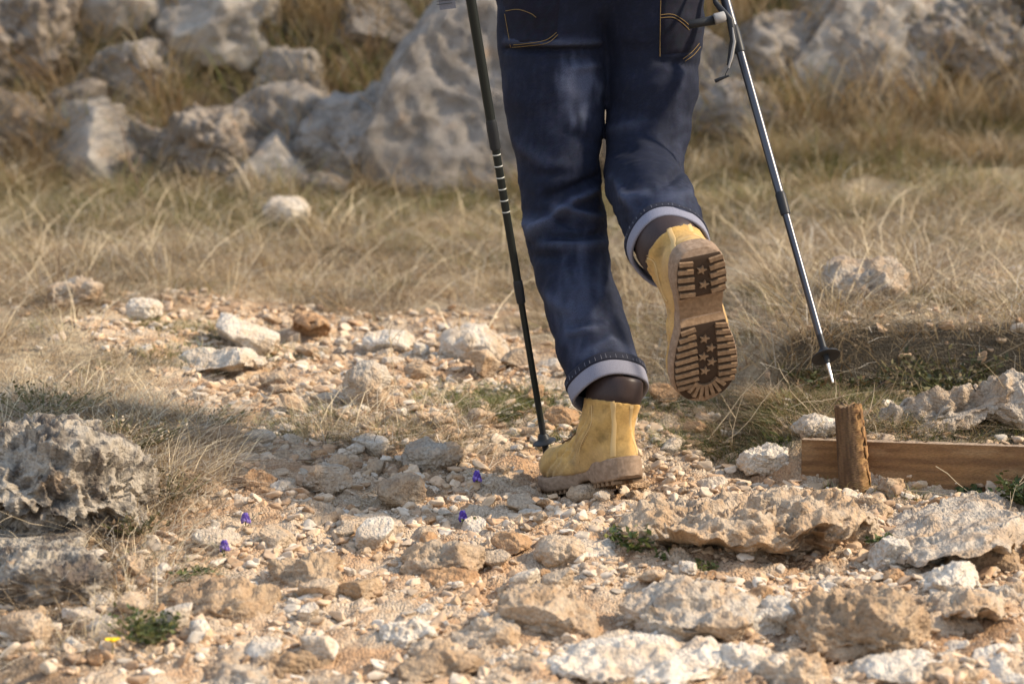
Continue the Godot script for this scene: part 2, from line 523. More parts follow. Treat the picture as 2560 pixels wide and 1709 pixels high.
func grow() -> void:
	var gm := mat(Color.WHITE, 0.85, true)
	gm.backlight_enabled = true
	gm.backlight = Color(0.45, 0.42, 0.35)
	gm.resource_name = "grass"
	var kinds := {
		"dry": [tuft(1, 40, 0.05, Vector2(0.015, 0.065), Vector2(0.3, 2.2), 0.0020, Vector2(0.1, 0.9), STRAW), tuft(2, 26, 0.05, Vector2(0.02, 0.10), Vector2(0.2, 1.6), 0.0017, Vector2(0.0, 0.8), STRAW)],
		"mat": [tuft(3, 44, 0.06, Vector2(0.010, 0.045), Vector2(0.9, 3.2), 0.0020, Vector2(0.2, 0.9), STRAW), tuft(4, 40, 0.06, Vector2(0.012, 0.04), Vector2(0.8, 3.0), 0.0018, Vector2(0.2, 0.9), RUSSET)],
		"russet": [tuft(5, 44, 0.045, Vector2(0.02, 0.07), Vector2(0.4, 2.0), 0.0021, Vector2(0.2, 0.9), RUSSET)],
		"greenish": [tuft(6, 44, 0.045, Vector2(0.02, 0.075), Vector2(0.3, 1.8), 0.0023, Vector2(0.1, 0.9), GREENISH)],
		"green": [tuft(7, 40, 0.03, Vector2(0.012, 0.04), Vector2(0.3, 1.6), 0.0030, Vector2(0.2, 0.9), GREEN), tuft(8, 36, 0.03, Vector2(0.015, 0.05), Vector2(0.3, 1.2), 0.0024, Vector2(0.1, 0.8), GREENISH)],
		"scrub": [tuft(21, 13, 0.05, Vector2(0.05, 0.15), Vector2(0.2, 2.4), 0.0022, Vector2(0.0, 1.0), STRAW + [Vector3(0.55, 0.50, 0.42), Vector3(0.20, 0.14, 0.09)]), tuft(22, 11, 0.05, Vector2(0.04, 0.13), Vector2(0.4, 3.0), 0.0024, Vector2(0.0, 1.0), RUSSET + [Vector3(0.62, 0.55, 0.44)])],
		"bank": [tuft(9, 60, 0.05, Vector2(0.08, 0.24), Vector2(0.2, 0.9), 0.0032, Vector2(0.3, 1.0), STRAW), tuft(10, 60, 0.05, Vector2(0.07, 0.20), Vector2(0.2, 1.0), 0.0034, Vector2(0.3, 1.0), GREENISH), tuft(11, 60, 0.05, Vector2(0.06, 0.18), Vector2(0.3, 1.1), 0.0034, Vector2(0.3, 1.0), RUSSET)],
	}
	var where := {}
	var tints := {}
	for k in kinds:
		where[k] = []; tints[k] = []
		for q in kinds[k]:
			where[k].append([]); tints[k].append([])
	var rg := RandomNumberGenerator.new()
	rg.seed = 77
	var plant := func(kind: String, x: float, d: float, size: float, tint: Color) -> void:
		var which: int = rg.randi() % kinds[kind].size()
		var b := Basis(Vector3.UP, rg.randf() * TAU).scaled(Vector3.ONE * size * rg.randf_range(0.75, 1.25))
		where[kind][which].append(Transform3D(b, spot(x, d, -0.004)))
		tints[kind][which].append(tint)
	# the meadow
	for k in 26000:
		var d := rg.randf_range(4.0, 8.9)
		var x := rg.randf_range(-1.0, 1.0) * (0.24 * d + 0.35)
		if k % 4 == 0: x = (0.24 * d + 0.35 + rg.randf() * 1.6) * (1.0 if k % 8 == 0 else -1.0)
		var b := bare(x, d)
		var patchy := n_tone.get_noise_2d(x * 1.7 - 20.0, d * 1.7)
		if d < 5.0 and x > 0.0 or d < 4.65 and rg.randf() < 0.6: continue
		if x > 0.45 and d > 5.0 and d < 5.56: continue
		if rg.randf() < b * 1.25 or rg.randf() < (0.35 if d < 6.4 else 0.12) + maxf(patchy, 0.0) * 1.3 + (0.22 if d < 6.0 and x < -0.4 else 0.0): continue
		var green := smoothstep(0.05, 0.5, n_tone.get_noise_2d(x * 2.6 + 40.0, d * 2.6)) * 0.35 + smoothstep(7.0, 8.2, d) * 0.5
		var kind := "dry"
		var a := rg.randf()
		if a < green: kind = "greenish"
		elif a < green + 0.50: kind = "mat"
		elif a < green + 0.62: kind = "russet"
		var v := rg.randf_range(0.75, 1.2) * (1.0 + patchy * 0.45)
		if rg.randf() < 0.42: plant.call("scrub", x, d, rg.randf_range(0.7, 1.2) * (0.7 if d < 6.0 and x < 0.4 else 1.15), Color(v, v, v))
		plant.call(kind, x, d, (0.72 if d < 6.0 else 0.9) if d < 7.5 else 1.2, Color(v, v * rg.randf_range(0.95, 1.02), v * rg.randf_range(0.9, 1.03)))
	# patches by the path
	for p in PATCHES:
		for k in int(6.5e3 * p[2] * p[3] * p[5]) + 5:
			var an := rg.randf() * TAU
			var q := sqrt(rg.randf())
			var v := rg.randf_range(0.8, 1.15)
			plant.call(p[4], p[0] + cos(an) * q * p[2], p[1] + sin(an) * q * p[3], 0.8 if p[0] < -0.5 else 0.9, Color(v, v, v))
	# stray blades on the rubble
	for k in 260:
		var d := rg.randf_range(4.0, 6.3)
		var x := rg.randf_range(-0.75, 1.0)
		if x > 0.5 and d > 5.0: continue
		plant.call("mat" if rg.randf() < 0.7 else "green", x, d, rg.randf_range(0.35, 0.7), Color.WHITE)
	# the bank
	for k in 10500:
		var d := rg.randf_range(8.15, 10.6)
		var x := rg.randf_range(-1.0, 1.0) * (0.24 * d + 0.4)
		if k % 4 == 0: x = (0.24 * d + 0.4 + rg.randf() * 1.6) * (1.0 if k % 8 == 0 else -1.0)
		if rg.randf() < 0.50 + n_tone.get_noise_2d(x * 2.0 + 9.0, d * 3.0) * 1.1: continue
		var v := rg.randf_range(0.85, 1.25)
		plant.call("bank", x, d, rg.randf_range(0.7, 1.75) * (0.6 if d < 8.5 else 1.0), Color(v, v, v))
	var says := {
		"dry": "pale straw coloured dry grass standing over the slope beyond the path", "mat": "flattened tangled dry grass matted on the ground of the slope", "russet": "brown dead grass mixed into the dry slope",
		"greenish": "yellowish green grass growing among the dry grass of the slope", "green": "short fresh green grass in small patches along the path", "bank": "long hanging grass between the boulders of the bank", "scrub": "loose wiry pale stalks tangled over the dry grass"}
	var called := {"dry": "dry_grass", "mat": "matted_grass", "russet": "dead_grass", "greenish": "yellow_green_grass", "green": "green_grass", "bank": "hanging_grass", "scrub": "wiry_grass"}
	for k in kinds:
		for q in kinds[k].size():
			scatter(called[k], kinds[k][q], gm, where[k][q], tints[k][q], says[k] + ["", ", shorter kind", ", browner kind"][q], "grass")

func pebbles() -> void:
	var pm: StandardMaterial3D = mats.pebble
	var rg := RandomNumberGenerator.new()
	rg.seed = 5
	var tones := [Vector3(0.59, 0.475, 0.345), Vector3(0.57, 0.425, 0.285), Vector3(0.62, 0.53, 0.415), Vector3(0.49, 0.32, 0.19), Vector3(0.55, 0.45, 0.335), Vector3(0.57, 0.40, 0.255), Vector3(0.58, 0.445, 0.31), Vector3(0.41, 0.275, 0.17), Vector3(0.54, 0.385, 0.24)]
	var n := 9
	var shapes := []
	var where := []
	var tints := []
	for k in n:
		shapes.append(rock_shape(Vector3(1.0, rg.randf_range(0.25, 0.6), rg.randf_range(0.5, 0.95)), ["angular", "slab", "angular"][k % 3], "plain", 400 + k, 2))
		where.append([]); tints.append([])
	for k in 90000:
		var d := 3.7 + pow(rg.randf(), 0.8) * 3.0
		var x := rg.randf_range(-1.05, 1.25) * (0.6 + d * 0.1)
		var b := bare(x, d)
		if x > 0.52 and d > 5.05: b = 0.25
		if rg.randf() > b * 0.92 + 0.06: continue
		if n_tone.get_noise_2d(x * 5.0 + 3.0, d * 5.0) < rg.randf_range(-0.42, 0.12): continue
		var s := 0.004 + 0.036 * pow(rg.randf(), 5.0)
		var t := Transform3D(Basis.from_euler(Vector3(rg.randfn() * 0.35, rg.randf() * TAU, rg.randfn() * 0.35)).scaled(Vector3.ONE * s), Vector3(x, ground_fine(x, d) + s * rg.randf_range(-0.16, 0.12), -d))
		var which := rg.randi() % n
		where[which].append(t)
		var c: Vector3 = tones[rg.randi() % tones.size()] * rg.randf_range(0.8, 1.12)
		tints[which].append(Color(c.x, c.y, c.z))
	for k in n:
		scatter("pebbles", shapes[k], pm, where[k], tints[k], "loose pale pebbles and stone chips covering the path", "pebbles")

# loose stones one can pick out: 240 of them
func stones() -> void:
	var rg := RandomNumberGenerator.new()
	rg.seed = 21
	var shapes := []
	var names := ["white", "tan", "browngrey", "orange", "white", "tan"]
	var word := {"white": "whitish", "tan": "tan", "grey": "grey", "orange": "orange brown", "browngrey": "brownish grey"}
	for k in 18:
		shapes.append(rock_shape(Vector3(0.05, rg.randf_range(0.022, 0.036), rg.randf_range(0.034, 0.05)), ["angular", "slab", "angular"][k % 3], names[k % 6], 700 + k, 3))
	var taken := []
	for q in ROCKS: taken.append(Vector3(q[2], q[3], maxf(q[4], q[6]) * 0.5))
	var made := 0
	while made < 240:
		var d := 3.95 + pow(rg.randf(), 0.9) * 2.5
		var x := rg.randf_range(-0.72, 0.98)
		if x > 0.48 and d > 4.98: continue
		if rg.randf() > bare(x, d): continue
		var s := 0.45 + 1.15 * pow(rg.randf(), 2.2)
		var hit := false
		for q: Vector3 in taken:
			if Vector2(q.x - x, q.y - d).length() < q.z * 0.9 + 0.02 * s: hit = true
		if hit: continue
		taken.append(Vector3(x, d, 0.025 * s))
		var which := rg.randi() % shapes.size()
		var o := put("stone", shapes[which], mats.rock)
		var zone := "lower path" if d < 4.6 else ("path around the front boot" if d < 5.25 else "upper path")
		tag(o, "small %s stone lying loose on the rubble of the %s" % [word[names[which % 6]], zone], "stone", "loose %s stones on the %s" % [word[names[which % 6]], zone])
		o.transform = Transform3D(Basis.from_euler(Vector3(rg.randfn() * 0.2, rg.randf() * TAU, rg.randfn() * 0.2)).scaled(Vector3.ONE * s), Vector3(x, ground_fine(x, d) + 0.008 * s, -d))
		made += 1

# name, label, x, d, width, height, depth, style, tone, level, how far sunk, turn, tilt
const ROCKS := [
	["boulder", "large pitted grey boulder with lichen at the left edge beside dry grass", -0.850, 4.678, 0.371, 0.213, 0.340, "karst", "lichen", 6, 0.22, 10, -14],
	["boulder", "low flat grey ledge rock under the big pitted boulder at the left edge", -0.872, 4.545, 0.224, 0.045, 0.240, "slab", "lichen", 5, 0.37, 0, 4],
	["boulder", "dark lichen covered boulder at the left edge, below the flat ledge rock", -0.804, 4.330, 0.192, 0.106, 0.220, "karst", "lichen", 5, 0.37, 30, -6],
	["rock", "white tilted flat stone above a dark gap at the lower left", -0.711, 4.193, 0.081, 0.031, 0.090, "slab", "white", 4, 0.22, 20, -16],
	["rock", "pale upright stone with a rounded top, right of the dark green plant", -0.508, 4.075, 0.041, 0.061, 0.050, "round", "white", 3, 0.27, 0, 8],
	["rock", "brownish grey lumpy rock half buried between the dark green plant and the bare path", -0.494, 4.286, 0.168, 0.087, 0.200, "pit", "brown", 4, 0.52, 15, 0],
	["rock", "pale blocky stone in front of the dark lichen covered boulder at the left edge", -0.786, 4.114, 0.085, 0.064, 0.120, "angular", "tan", 4, 0.42, 40, 0],
	["rock", "grey pyramid shaped rock lying on the path left of the front boot", -0.368, 4.953, 0.092, 0.069, 0.090, "angular", "grey", 4, 0.12, 35, 0],
	["rock", "orange tan tilted rock beside the pyramid shaped rock", -0.494, 4.981, 0.073, 0.048, 0.070, "angular", "orange", 4, 0.12, 0, -14],
	["rock", "small pale stone between the orange tan tilted rock and the pyramid shaped rock", -0.449, 4.950, 0.053, 0.036, 0.050, "round", "white", 3, 0.15, 60, 0],
	["rock", "rounded brown grey rock on the path between the pyramid rock and the front boot", -0.214, 4.933, 0.095, 0.074, 0.100, "round", "browngrey", 4, 0.34, 20, 0],
	["rock", "flat tan wedge shaped slab lying on the bare path", -0.264, 4.713, 0.122, 0.053, 0.100, "slab", "tan", 4, 0.42, 10, -6],
	["rock", "brown cube shaped rock at the edge of the dry grass left of the path", -0.605, 5.285, 0.091, 0.056, 0.090, "angular", "brown", 4, 0.15, 25, 0],
	["rock", "pale low round stone just right of the brown cube shaped rock", -0.535, 5.338, 0.070, 0.033, 0.060, "round", "white", 3, 0.20, 0, 0],
	["rock", "rough blue grey rock under dry grass between the path and the pole tip", -0.161, 5.172, 0.125, 0.062, 0.120, "pit", "grey", 4, 0.25, 0, 0],
	["rock", "tall pale grey rock standing behind the low grass patch on the path", -0.319, 5.617, 0.106, 0.128, 0.130, "round", "grey", 4, 0.15, 10, 0],
	["rock", "bright white slanting slab lying on the sunny path", -0.655, 6.147, 0.195, 0.086, 0.220, "slab", "white", 4, 0.10, 12, -24],
	["rock", "broad low white rock below the slanting white slab", -0.675, 5.921, 0.232, 0.067, 0.260, "angular", "white", 4, 0.30, 0, 0],
	["rock", "rounded white rock at the grass edge upper left of the path", -0.914, 6.313, 0.092, 0.062, 0.090, "round", "white", 4, 0.15, 0, 0],
	["rock", "grey mottled rock half hidden in dry grass near the left edge", -1.114, 6.497, 0.145, 0.071, 0.140, "pit", "grey", 4, 0.20, 0, 0],
	["rock", "ochre brown rock with a hollow face at the top of the path", -0.489, 6.304, 0.109, 0.077, 0.140, "angular", "orange", 4, 0.15, 10, 0],
	["rock", "white low boulder on the path left of the standing calf", -0.093, 6.122, 0.173, 0.093, 0.200, "round", "white", 4, 0.20, 0, 0],
	["rock", "small cream stone leaning on the white low boulder", -0.063, 5.928, 0.074, 0.072, 0.070, "angular", "tan", 3, 0.15, 20, 0],
	["rock", "brownish grey stone right beside the left trekking pole", 0.016, 6.004, 0.093, 0.054, 0.090, "angular", "browngrey", 3, 0.15, 0, 0],
	["rock", "white lumpy rock in the middle of the sunny upper path", -0.300, 6.200, 0.128, 0.063, 0.140, "round", "white", 4, 0.25, 0, 0],
	["rock", "pale rock lying alone in the far dry grass at the foot of the bank", -0.687, 7.804, 0.148, 0.101, 0.140, "round", "white", 4, 0.15, 0, 0],
	["rock", "big grey rock hidden in dry grass right of the right trekking pole", 0.835, 6.003, 0.205, 0.140, 0.240, "pit", "grey", 4, 0.40, 0, 0],
	["rock", "ridged pale grey rock rising diagonally behind the timber edging", 0.887, 5.246, 0.422, 0.116, 0.200, "ridge", "grey", 5, 0.20, 0, 17],
	["rock", "white lumpy stone behind the timber board, left of the wooden stake", 0.626, 5.184, 0.112, 0.048, 0.080, "round", "white", 4, 0.20, 0, 0],
	["rock", "white rough rock on the rubble just left of the timber board", 0.518, 5.117, 0.110, 0.059, 0.100, "pit", "white", 4, 0.25, 0, 0],
	["rock_outcrop", "large broken limestone outcrop with a dark hollow right of the front boot", 0.423, 4.649, 0.455, 0.200, 0.340, "karst", "tan", 6, 0.55, 5, 3],
	["rock_outcrop", "broad pale grey rock slab below the timber board at the right edge", 0.840, 4.611, 0.399, 0.116, 0.500, "slab", "grey", 6, 0.37, 0, 8],
	["rock", "pale square block of stone left of the broad slab at the right edge", 0.674, 4.522, 0.082, 0.061, 0.100, "angular", "white", 4, 0.27, 15, 0],
	["rock", "large flat topped tan boulder near the bottom edge, left of the broad greyish rock", 0.057, 4.171, 0.184, 0.110, 0.240, "angular", "tan", 5, 0.42, 20, 0],
	["rock", "broad greyish rock in the lower middle, behind the pale boulder at the bottom edge", 0.296, 4.190, 0.234, 0.098, 0.260, "angular", "grey", 5, 0.37, -10, -8],
	["rock", "pale boulder cut off by the bottom edge, below the broad greyish rock", 0.201, 4.002, 0.283, 0.039, 0.300, "round", "white", 5, 0.42, 0, 0],
	["rock", "cream rock with a shadowed underside right of the broad greyish rock", 0.480, 4.193, 0.122, 0.050, 0.130, "angular", "white", 4, 0.27, 0, -5],
	["rock", "brown earthy rock mound in the lower right", 0.584, 4.123, 0.230, 0.112, 0.280, "pit", "brown", 5, 0.42, 0, 0],
	["rock", "pointed pale rock on the slope above the overhanging rock at the right", 0.759, 4.371, 0.113, 0.068, 0.120, "angular", "white", 4, 0.32, 10, 8],
	["rock", "overhanging tan rock above a dark hollow near the right edge", 0.762, 4.207, 0.143, 0.051, 0.200, "pit", "tan", 4, 0.22, 0, 0],
	["rock", "white rock at the bottom edge right of the middle", 0.623, 3.961, 0.155, 0.039, 0.180, "round", "white", 4, 0.42, 0, 0],
	["rock", "pale rock in the bottom right corner", 0.772, 3.969, 0.115, 0.037, 0.160, "angular", "white", 4, 0.37, 0, 0],
	["rock", "dark brown stone with a flat face in the open lower path", -0.263, 4.320, 0.083, 0.054, 0.080, "angular", "brown", 4, 0.32, 15, 0],
	["rock", "jagged brown stone pair ridge left of the large flat topped boulder", -0.127, 4.490, 0.143, 0.081, 0.120, "pit", "browngrey", 4, 0.42, -10, 0],
	["rock", "tan rounded stone below the front boot heap", 0.090, 4.558, 0.102, 0.065, 0.100, "round", "tan", 4, 0.42, 0, 0],
	["rock", "low reddish brown rock at the bottom edge left of the pale boulder", -0.112, 3.979, 0.136, 0.064, 0.160, "angular", "brown", 4, 0.47, 0, 0],
	["rock", "rough tan rock under the heel of the front boot", 0.230, 5.049, 0.087, 0.017, 0.090, "pit", "tan", 4, 0.10, 10, 0],
	["rock", "low cream rock wedged under the arch of the front boot", 0.152, 4.981, 0.095, 0.037, 0.080, "round", "tan", 3, 0.20, 0, 0],
	["rock", "reddish stone on the rubble below the raised boot", 0.394, 5.402, 0.062, 0.040, 0.060, "angular", "orange", 3, 0.20, 0, 0],
	["rock", "pale pink flat stone on rubble under the raised boot", 0.475, 5.370, 0.074, 0.030, 0.070, "slab", "white", 3, 0.20, 0, 0],
]
# the same on the bank, with the height of the centre before d
const BANK := [
	["boulder", "pale smooth boulder on the bank at the upper left", -1.353, 1.289, 9.171, 0.552, 0.393, 0.500, "round", "bankpale", 4, 0, 0],
	["boulder", "dark mottled boulder in the upper left corner", -1.698, 1.166, 9.013, 0.430, 0.479, 0.500, "pit", "bankdark", 5, 0, 0],
	["boulder", "mottled grey rock under the pale smooth boulder on the bank", -1.288, 1.010, 8.880, 0.443, 0.363, 0.400, "angular", "bank", 5, 0, 0],
	["boulder", "dark leaning rock with a black cleft on the left of the bank", -1.480, 0.886, 8.770, 0.346, 0.233, 0.300, "angular", "bankdark", 4, 0, 20],
	["boulder", "triangular light grey rock at the foot of the bank", -0.780, 0.764, 8.353, 0.330, 0.273, 0.300, "triangle", "bankpale", 4, 0, 0],
	["boulder", "dark rough rock left of the triangular rock", -0.986, 0.800, 8.478, 0.335, 0.286, 0.350, "pit", "bankdark", 5, 0, 0],
	["boulder", "whitish broken rock half way up the bank, above the triangular rock", -0.734, 0.981, 8.852, 0.349, 0.289, 0.300, "angular", "bankpale", 5, 0, 0],
	["boulder", "grey layered rock near the top of the photo, left of the left trekking pole", -0.452, 1.181, 9.082, 0.471, 0.278, 0.400, "angular", "bank", 5, 0, -18],
	["boulder", "big sloping slab of pale rock behind the left trekking pole", -0.107, 1.019, 8.449, 0.807, 0.897, 0.600, "slope", "bank", 5, 0, 0],
	["boulder", "lumpy grey rock at the foot of the bank left of the big slab", -0.508, 0.805, 8.438, 0.491, 0.345, 0.400, "angular", "bank", 5, 0, 0],
	["boulder", "low rock in the grass between triangular rock and lumpy grey rock", -0.611, 0.687, 8.260, 0.206, 0.101, 0.200, "round", "bank", 4, 0, 0],
	["boulder", "broad pale rock face on the bank at the upper right", 1.193, 1.130, 8.814, 0.604, 0.468, 0.500, "slope", "bankpale", 5, 0, 0],
	["boulder", "pale upright rock at the top edge right of the right pole", 1.063, 1.303, 9.057, 0.263, 0.240, 0.400, "angular", "bankpale", 4, 0, 0],
	["boulder", "mottled brown rock to the right of the broad pale face", 1.538, 1.152, 8.872, 0.479, 0.344, 0.400, "pit", "bank", 5, 0, 0],
	["boulder", "dark rock in the upper right corner", 1.753, 1.242, 8.984, 0.448, 0.349, 0.500, "pit", "bankdark", 5, 0, 0],
	["boulder", "dark broken rock at the top edge above the slope", -0.831, 1.304, 9.218, 0.440, 0.245, 0.400, "pit", "bankdark", 5, 0, 0],
	["boulder", "small pale rock at the top edge right of the pale smooth boulder", -1.076, 1.273, 9.176, 0.324, 0.206, 0.300, "angular", "bankpale", 4, 0, 0],
	["boulder", "grey rock seen between the left thigh and the bank top", 0.174, 1.039, 8.920, 0.482, 0.328, 0.400, "pit", "bank", 4, 0, 0],
	["boulder", "brownish rock beside the right thigh under the pole strap", 0.750, 0.915, 8.580, 0.339, 0.210, 0.300, "pit", "bank", 4, 0, 0],
	["boulder", "small grey stone at the far left foot of the bank", -1.327, 0.734, 8.439, 0.158, 0.103, 0.150, "round", "bank", 4, 0, 0],
	["boulder", "mottled rock low on the bank left of the dark rough rock", -1.207, 0.819, 8.621, 0.304, 0.194, 0.300, "angular", "bank", 4, 0, 0],
]

func rocks() -> void:
	var k := 0
	for q in ROCKS:
		k += 1
		var o := put(q[0], rock_shape(Vector3(q[4], q[5], q[6]), q[7], q[8], k, q[9], q[0] == "rock_outcrop" or q[1].contains("hollow")), mats.rock)
		tag(o, q[1], "rock" if q[0] != "boulder" else "boulder", "")
		var x: float = q[2]
		var d: float = q[3]
		o.transform = Transform3D(Basis.from_euler(Vector3(0, deg_to_rad(q[11]), deg_to_rad(q[12]))), Vector3(x, base(x, d) + q[5] * (0.5 - q[10]), -d))
	for q in BANK:
		k += 1
		var o := put(q[0], rock_shape(Vector3(q[5], q[6], q[7]), q[8], q[9], k, q[10]), mats.rock)
		tag(o, q[1], "boulder", "")
		o.transform = Transform3D(Basis.from_euler(Vector3(0, deg_to_rad(q[11]), deg_to_rad(q[12]))), Vector3(q[2], q[3], -q[4]))

# rocks half sunk in the lower path, and the many smaller rocks that hold the bank together
func sunk_rocks() -> void:
	var rg := RandomNumberGenerator.new()
	rg.seed = 63
	var tones := ["tan", "white", "brown", "tan", "browngrey", "grey", "orange"]
	var says := {"tan": "tan", "white": "whitish", "brown": "earthy brown", "browngrey": "brownish grey", "grey": "grey", "orange": "orange brown"}
	var shapes := []
	for k in 14:
		shapes.append(rock_shape(Vector3(0.13, rg.randf_range(0.05, 0.08), rg.randf_range(0.09, 0.13)), ["pit", "angular", "pit"][k % 3], tones[k % 7], 1300 + k, 4))
	for k in 60:
		var d := rg.randf_range(3.88, 4.95)
		var x := rg.randf_range(-0.72, 1.0)
		if d > 4.55 and x < 0.1 and rg.randf() < 0.6: continue
		if Vector2(x - 0.2, d - 4.98).length() < 0.22: continue
		var s := rg.randf_range(0.45, 1.35)
		var o := put("sunk_rock", shapes[k % 14], mats.rock)
		var where := ("left part" if x < -0.25 else ("middle" if x < 0.35 else "right part")) + (" of the lowest path" if d < 4.3 else " of the path")
		tag(o, "rough %s rock sunk in the %s" % [says[tones[k % 14 % 7]], where], "rock", "rough %s rocks sunk into the %s" % [says[tones[k % 14 % 7]], where])
		o.transform = Transform3D(Basis.from_euler(Vector3(rg.randfn() * 0.2, rg.randf() * TAU, rg.randfn() * 0.2)).scaled(Vector3(s, s * rg.randf_range(0.8, 1.2), s)), Vector3(x, ground_h(x, d) - 0.016 * s, -d))
	tones = ["bank", "bankpale", "bankdark", "bank", "bankpale"]
	var words := {"bank": "mottled grey", "bankpale": "pale", "bankdark": "dark"}
	shapes = []
	for k in 15:
		shapes.append(rock_shape(Vector3(0.26, rg.randf_range(0.16, 0.26), rg.randf_range(0.18, 0.26)), ["angular", "pit", "slope"][k % 3], tones[k % 5], 1500 + k, 4))
	for k in 285:
		var d := rg.randf_range(8.45, 10.2)
		var x := rg.randf_range(-2.3, 2.3) if k < 240 else rg.randf_range(2.3, 3.6) * (1.0 if k % 2 else -1.0)
		if x > 0.45: d = maxf(d, 8.75 + rg.randf() * 0.2)
		if n_tone.get_noise_2d(x * 1.1 + 60.0, d * 1.6) < -0.22: continue
		var s := 0.5 + 1.35 * pow(rg.randf(), 1.4)
		var o := put("bank_rock", shapes[k % 15], mats.rock)
		var side := "left" if x < -0.1 else "right"
		tag(o, "%s rock among grass on the %s of the blurred bank" % [words[tones[k % 15 % 5]], side], "rock", "%s rocks on the %s of the bank" % [words[tones[k % 15 % 5]], side])
		o.transform = Transform3D(Basis.from_euler(Vector3(rg.randfn() * 0.3, rg.randf() * TAU, rg.randfn() * 0.3)).scaled(Vector3.ONE * s), Vector3(x, ground_h(x, d) + 0.01 * s, -d))

func spread_lines(parts: Array) -> PackedFloat32Array:
	var out := PackedFloat32Array()
	for p in parts:
		var n: int = maxi(1, roundi((p[1] - p[0]) / p[2]))
		for k in n: out.append(lerpf(p[0], p[1], float(k) / n))
	out.append(parts[-1][1])
	return out

func ground() -> void:
	var xs := spread_lines([[-90.0, -20.0, 10.0], [-20.0, -5.0, 1.5], [-5.0, -2.6, 0.08], [-2.6, -1.35, 0.03], [-1.35, 1.35, 0.0075], [1.35, 2.6, 0.03], [2.6, 5.0, 0.08], [5.0, 20.0, 1.5], [20.0, 90.0, 10.0]])
	var ds := spread_lines([[-60.0, -10.0, 10.0], [-10.0, 2.0, 1.0], [2.0, 3.6, 0.05], [3.6, 6.2, 0.0075], [6.2, 10.6, 0.022], [10.6, 16.0, 0.12], [16.0, 160.0, 12.0]])
	var st := Shape.new()
	var w := xs.size()
	for d in ds:
		for x in xs:
			st.v.append(Vector3(x, ground_fine(x, d) if d > 3.4 and d < 6.3 and absf(x) < 1.5 else ground_h(x, d), -d))
			var b := bare(x, d) if d > 3.0 else 1.0
			var q := n_tone.get_noise_2d(x * 6.0, d * 6.0)
			var f := n_tone.get_noise_2d(x * 31.0, d * 31.0)
			var path := Vector3(0.52, 0.355, 0.22).lerp(Vector3(0.60, 0.47, 0.33), smoothstep(-0.3, 0.4, q + f * 0.6))
			if x > 0.1 and d < 4.7: path = path.lerp(Vector3(0.34, 0.195, 0.10), smoothstep(0.1, 0.6, x) * smoothstep(-0.25, 0.25, n_tone.get_noise_2d(x * 4.0 + 11.0, d * 4.0)) * (1.0 - smoothstep(4.5, 4.7, d)) * 0.8)
			path = path.lerp(Vector3(0.47, 0.275, 0.145), smoothstep(0.1, 0.5, -q + f * 0.3) * 0.7)
			var soil := Vector3(0.36, 0.27, 0.165).lerp(Vector3(0.50, 0.40, 0.26), smoothstep(-0.3, 0.4, q + f))
			if d > 5.0 and d < 5.72 and x > 0.50: soil = soil.lerp(Vector3(0.125, 0.10, 0.068), smoothstep(5.0, 5.3, d) * smoothstep(0.50, 0.66, x) * (1.0 - smoothstep(5.62, 5.70, d)))  # shade below the grassy lip put into the soil colour
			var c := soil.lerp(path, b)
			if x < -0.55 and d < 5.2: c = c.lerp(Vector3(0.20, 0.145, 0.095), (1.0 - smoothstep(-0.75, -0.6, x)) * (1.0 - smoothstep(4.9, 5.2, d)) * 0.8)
			if d > 8.4:
				var rk := smoothstep(-0.1, 0.25, n_tone.get_noise_2d(x * 2.2, d * 2.6) + f * 0.2)
				c = Vector3(0.19, 0.15, 0.085).lerp(Vector3(0.30, 0.25, 0.195) * (1.0 + f * 0.6), rk).lerp(c, 1.0 - smoothstep(8.4, 8.7, d))
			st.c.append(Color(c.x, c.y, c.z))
	for j in ds.size() - 1:
		for k in w - 1:
			st.quad(j * w + k, j * w + k + 1, (j + 1) * w + k + 1, (j + 1) * w + k)
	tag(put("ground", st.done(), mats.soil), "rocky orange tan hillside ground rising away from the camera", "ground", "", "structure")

# ---------------------------------------------------------------- the hiker
const LEG_L := [[Vector3(0.078, 1.387, -5.27), 0.109], [Vector3(0.081, 1.291, -5.29), 0.117], [Vector3(0.085, 1.202, -5.29), 0.117], [Vector3(0.087, 1.078, -5.27), 0.109], [Vector3(0.090, 0.990, -5.26), 0.095], [Vector3(0.097, 0.901, -5.25), 0.084],
	[Vector3(0.107, 0.820, -5.24), 0.084], [Vector3(0.113, 0.760, -5.21), 0.082], [Vector3(0.124, 0.711, -5.17), 0.077], [Vector3(0.143, 0.640, -5.11), 0.077], [Vector3(0.166, 0.570, -5.06), 0.077], [Vector3(0.184, 0.515, -5.015), 0.072], [Vector3(0.200, 0.463, -4.98), 0.070]]
const LEG_R := [[Vector3(0.280, 1.387, -5.27), 0.109], [Vector3(0.281, 1.291, -5.29), 0.115], [Vector3(0.286, 1.202, -5.29), 0.108], [Vector3(0.289, 1.078, -5.27), 0.093], [Vector3(0.279, 0.990, -5.26), 0.085], [Vector3(0.269, 0.916, -5.22), 0.080],
	[Vector3(0.269, 0.890, -5.15), 0.080], [Vector3(0.278, 0.862, -5.06), 0.081], [Vector3(0.291, 0.828, -4.97), 0.078], [Vector3(0.300, 0.803, -4.91), 0.070], [Vector3(0.3074, 0.7822, -4.86), 0.067]]
const CUFF_L := Vector3(0.195, 0.482, -4.995)
const AX_L := Vector3(-0.225, 0.77, -0.596)
const CUFF_R := Vector3(0.3074, 0.7822, -4.865)
const AX_R := Vector3(-0.116, 0.36, -0.926)
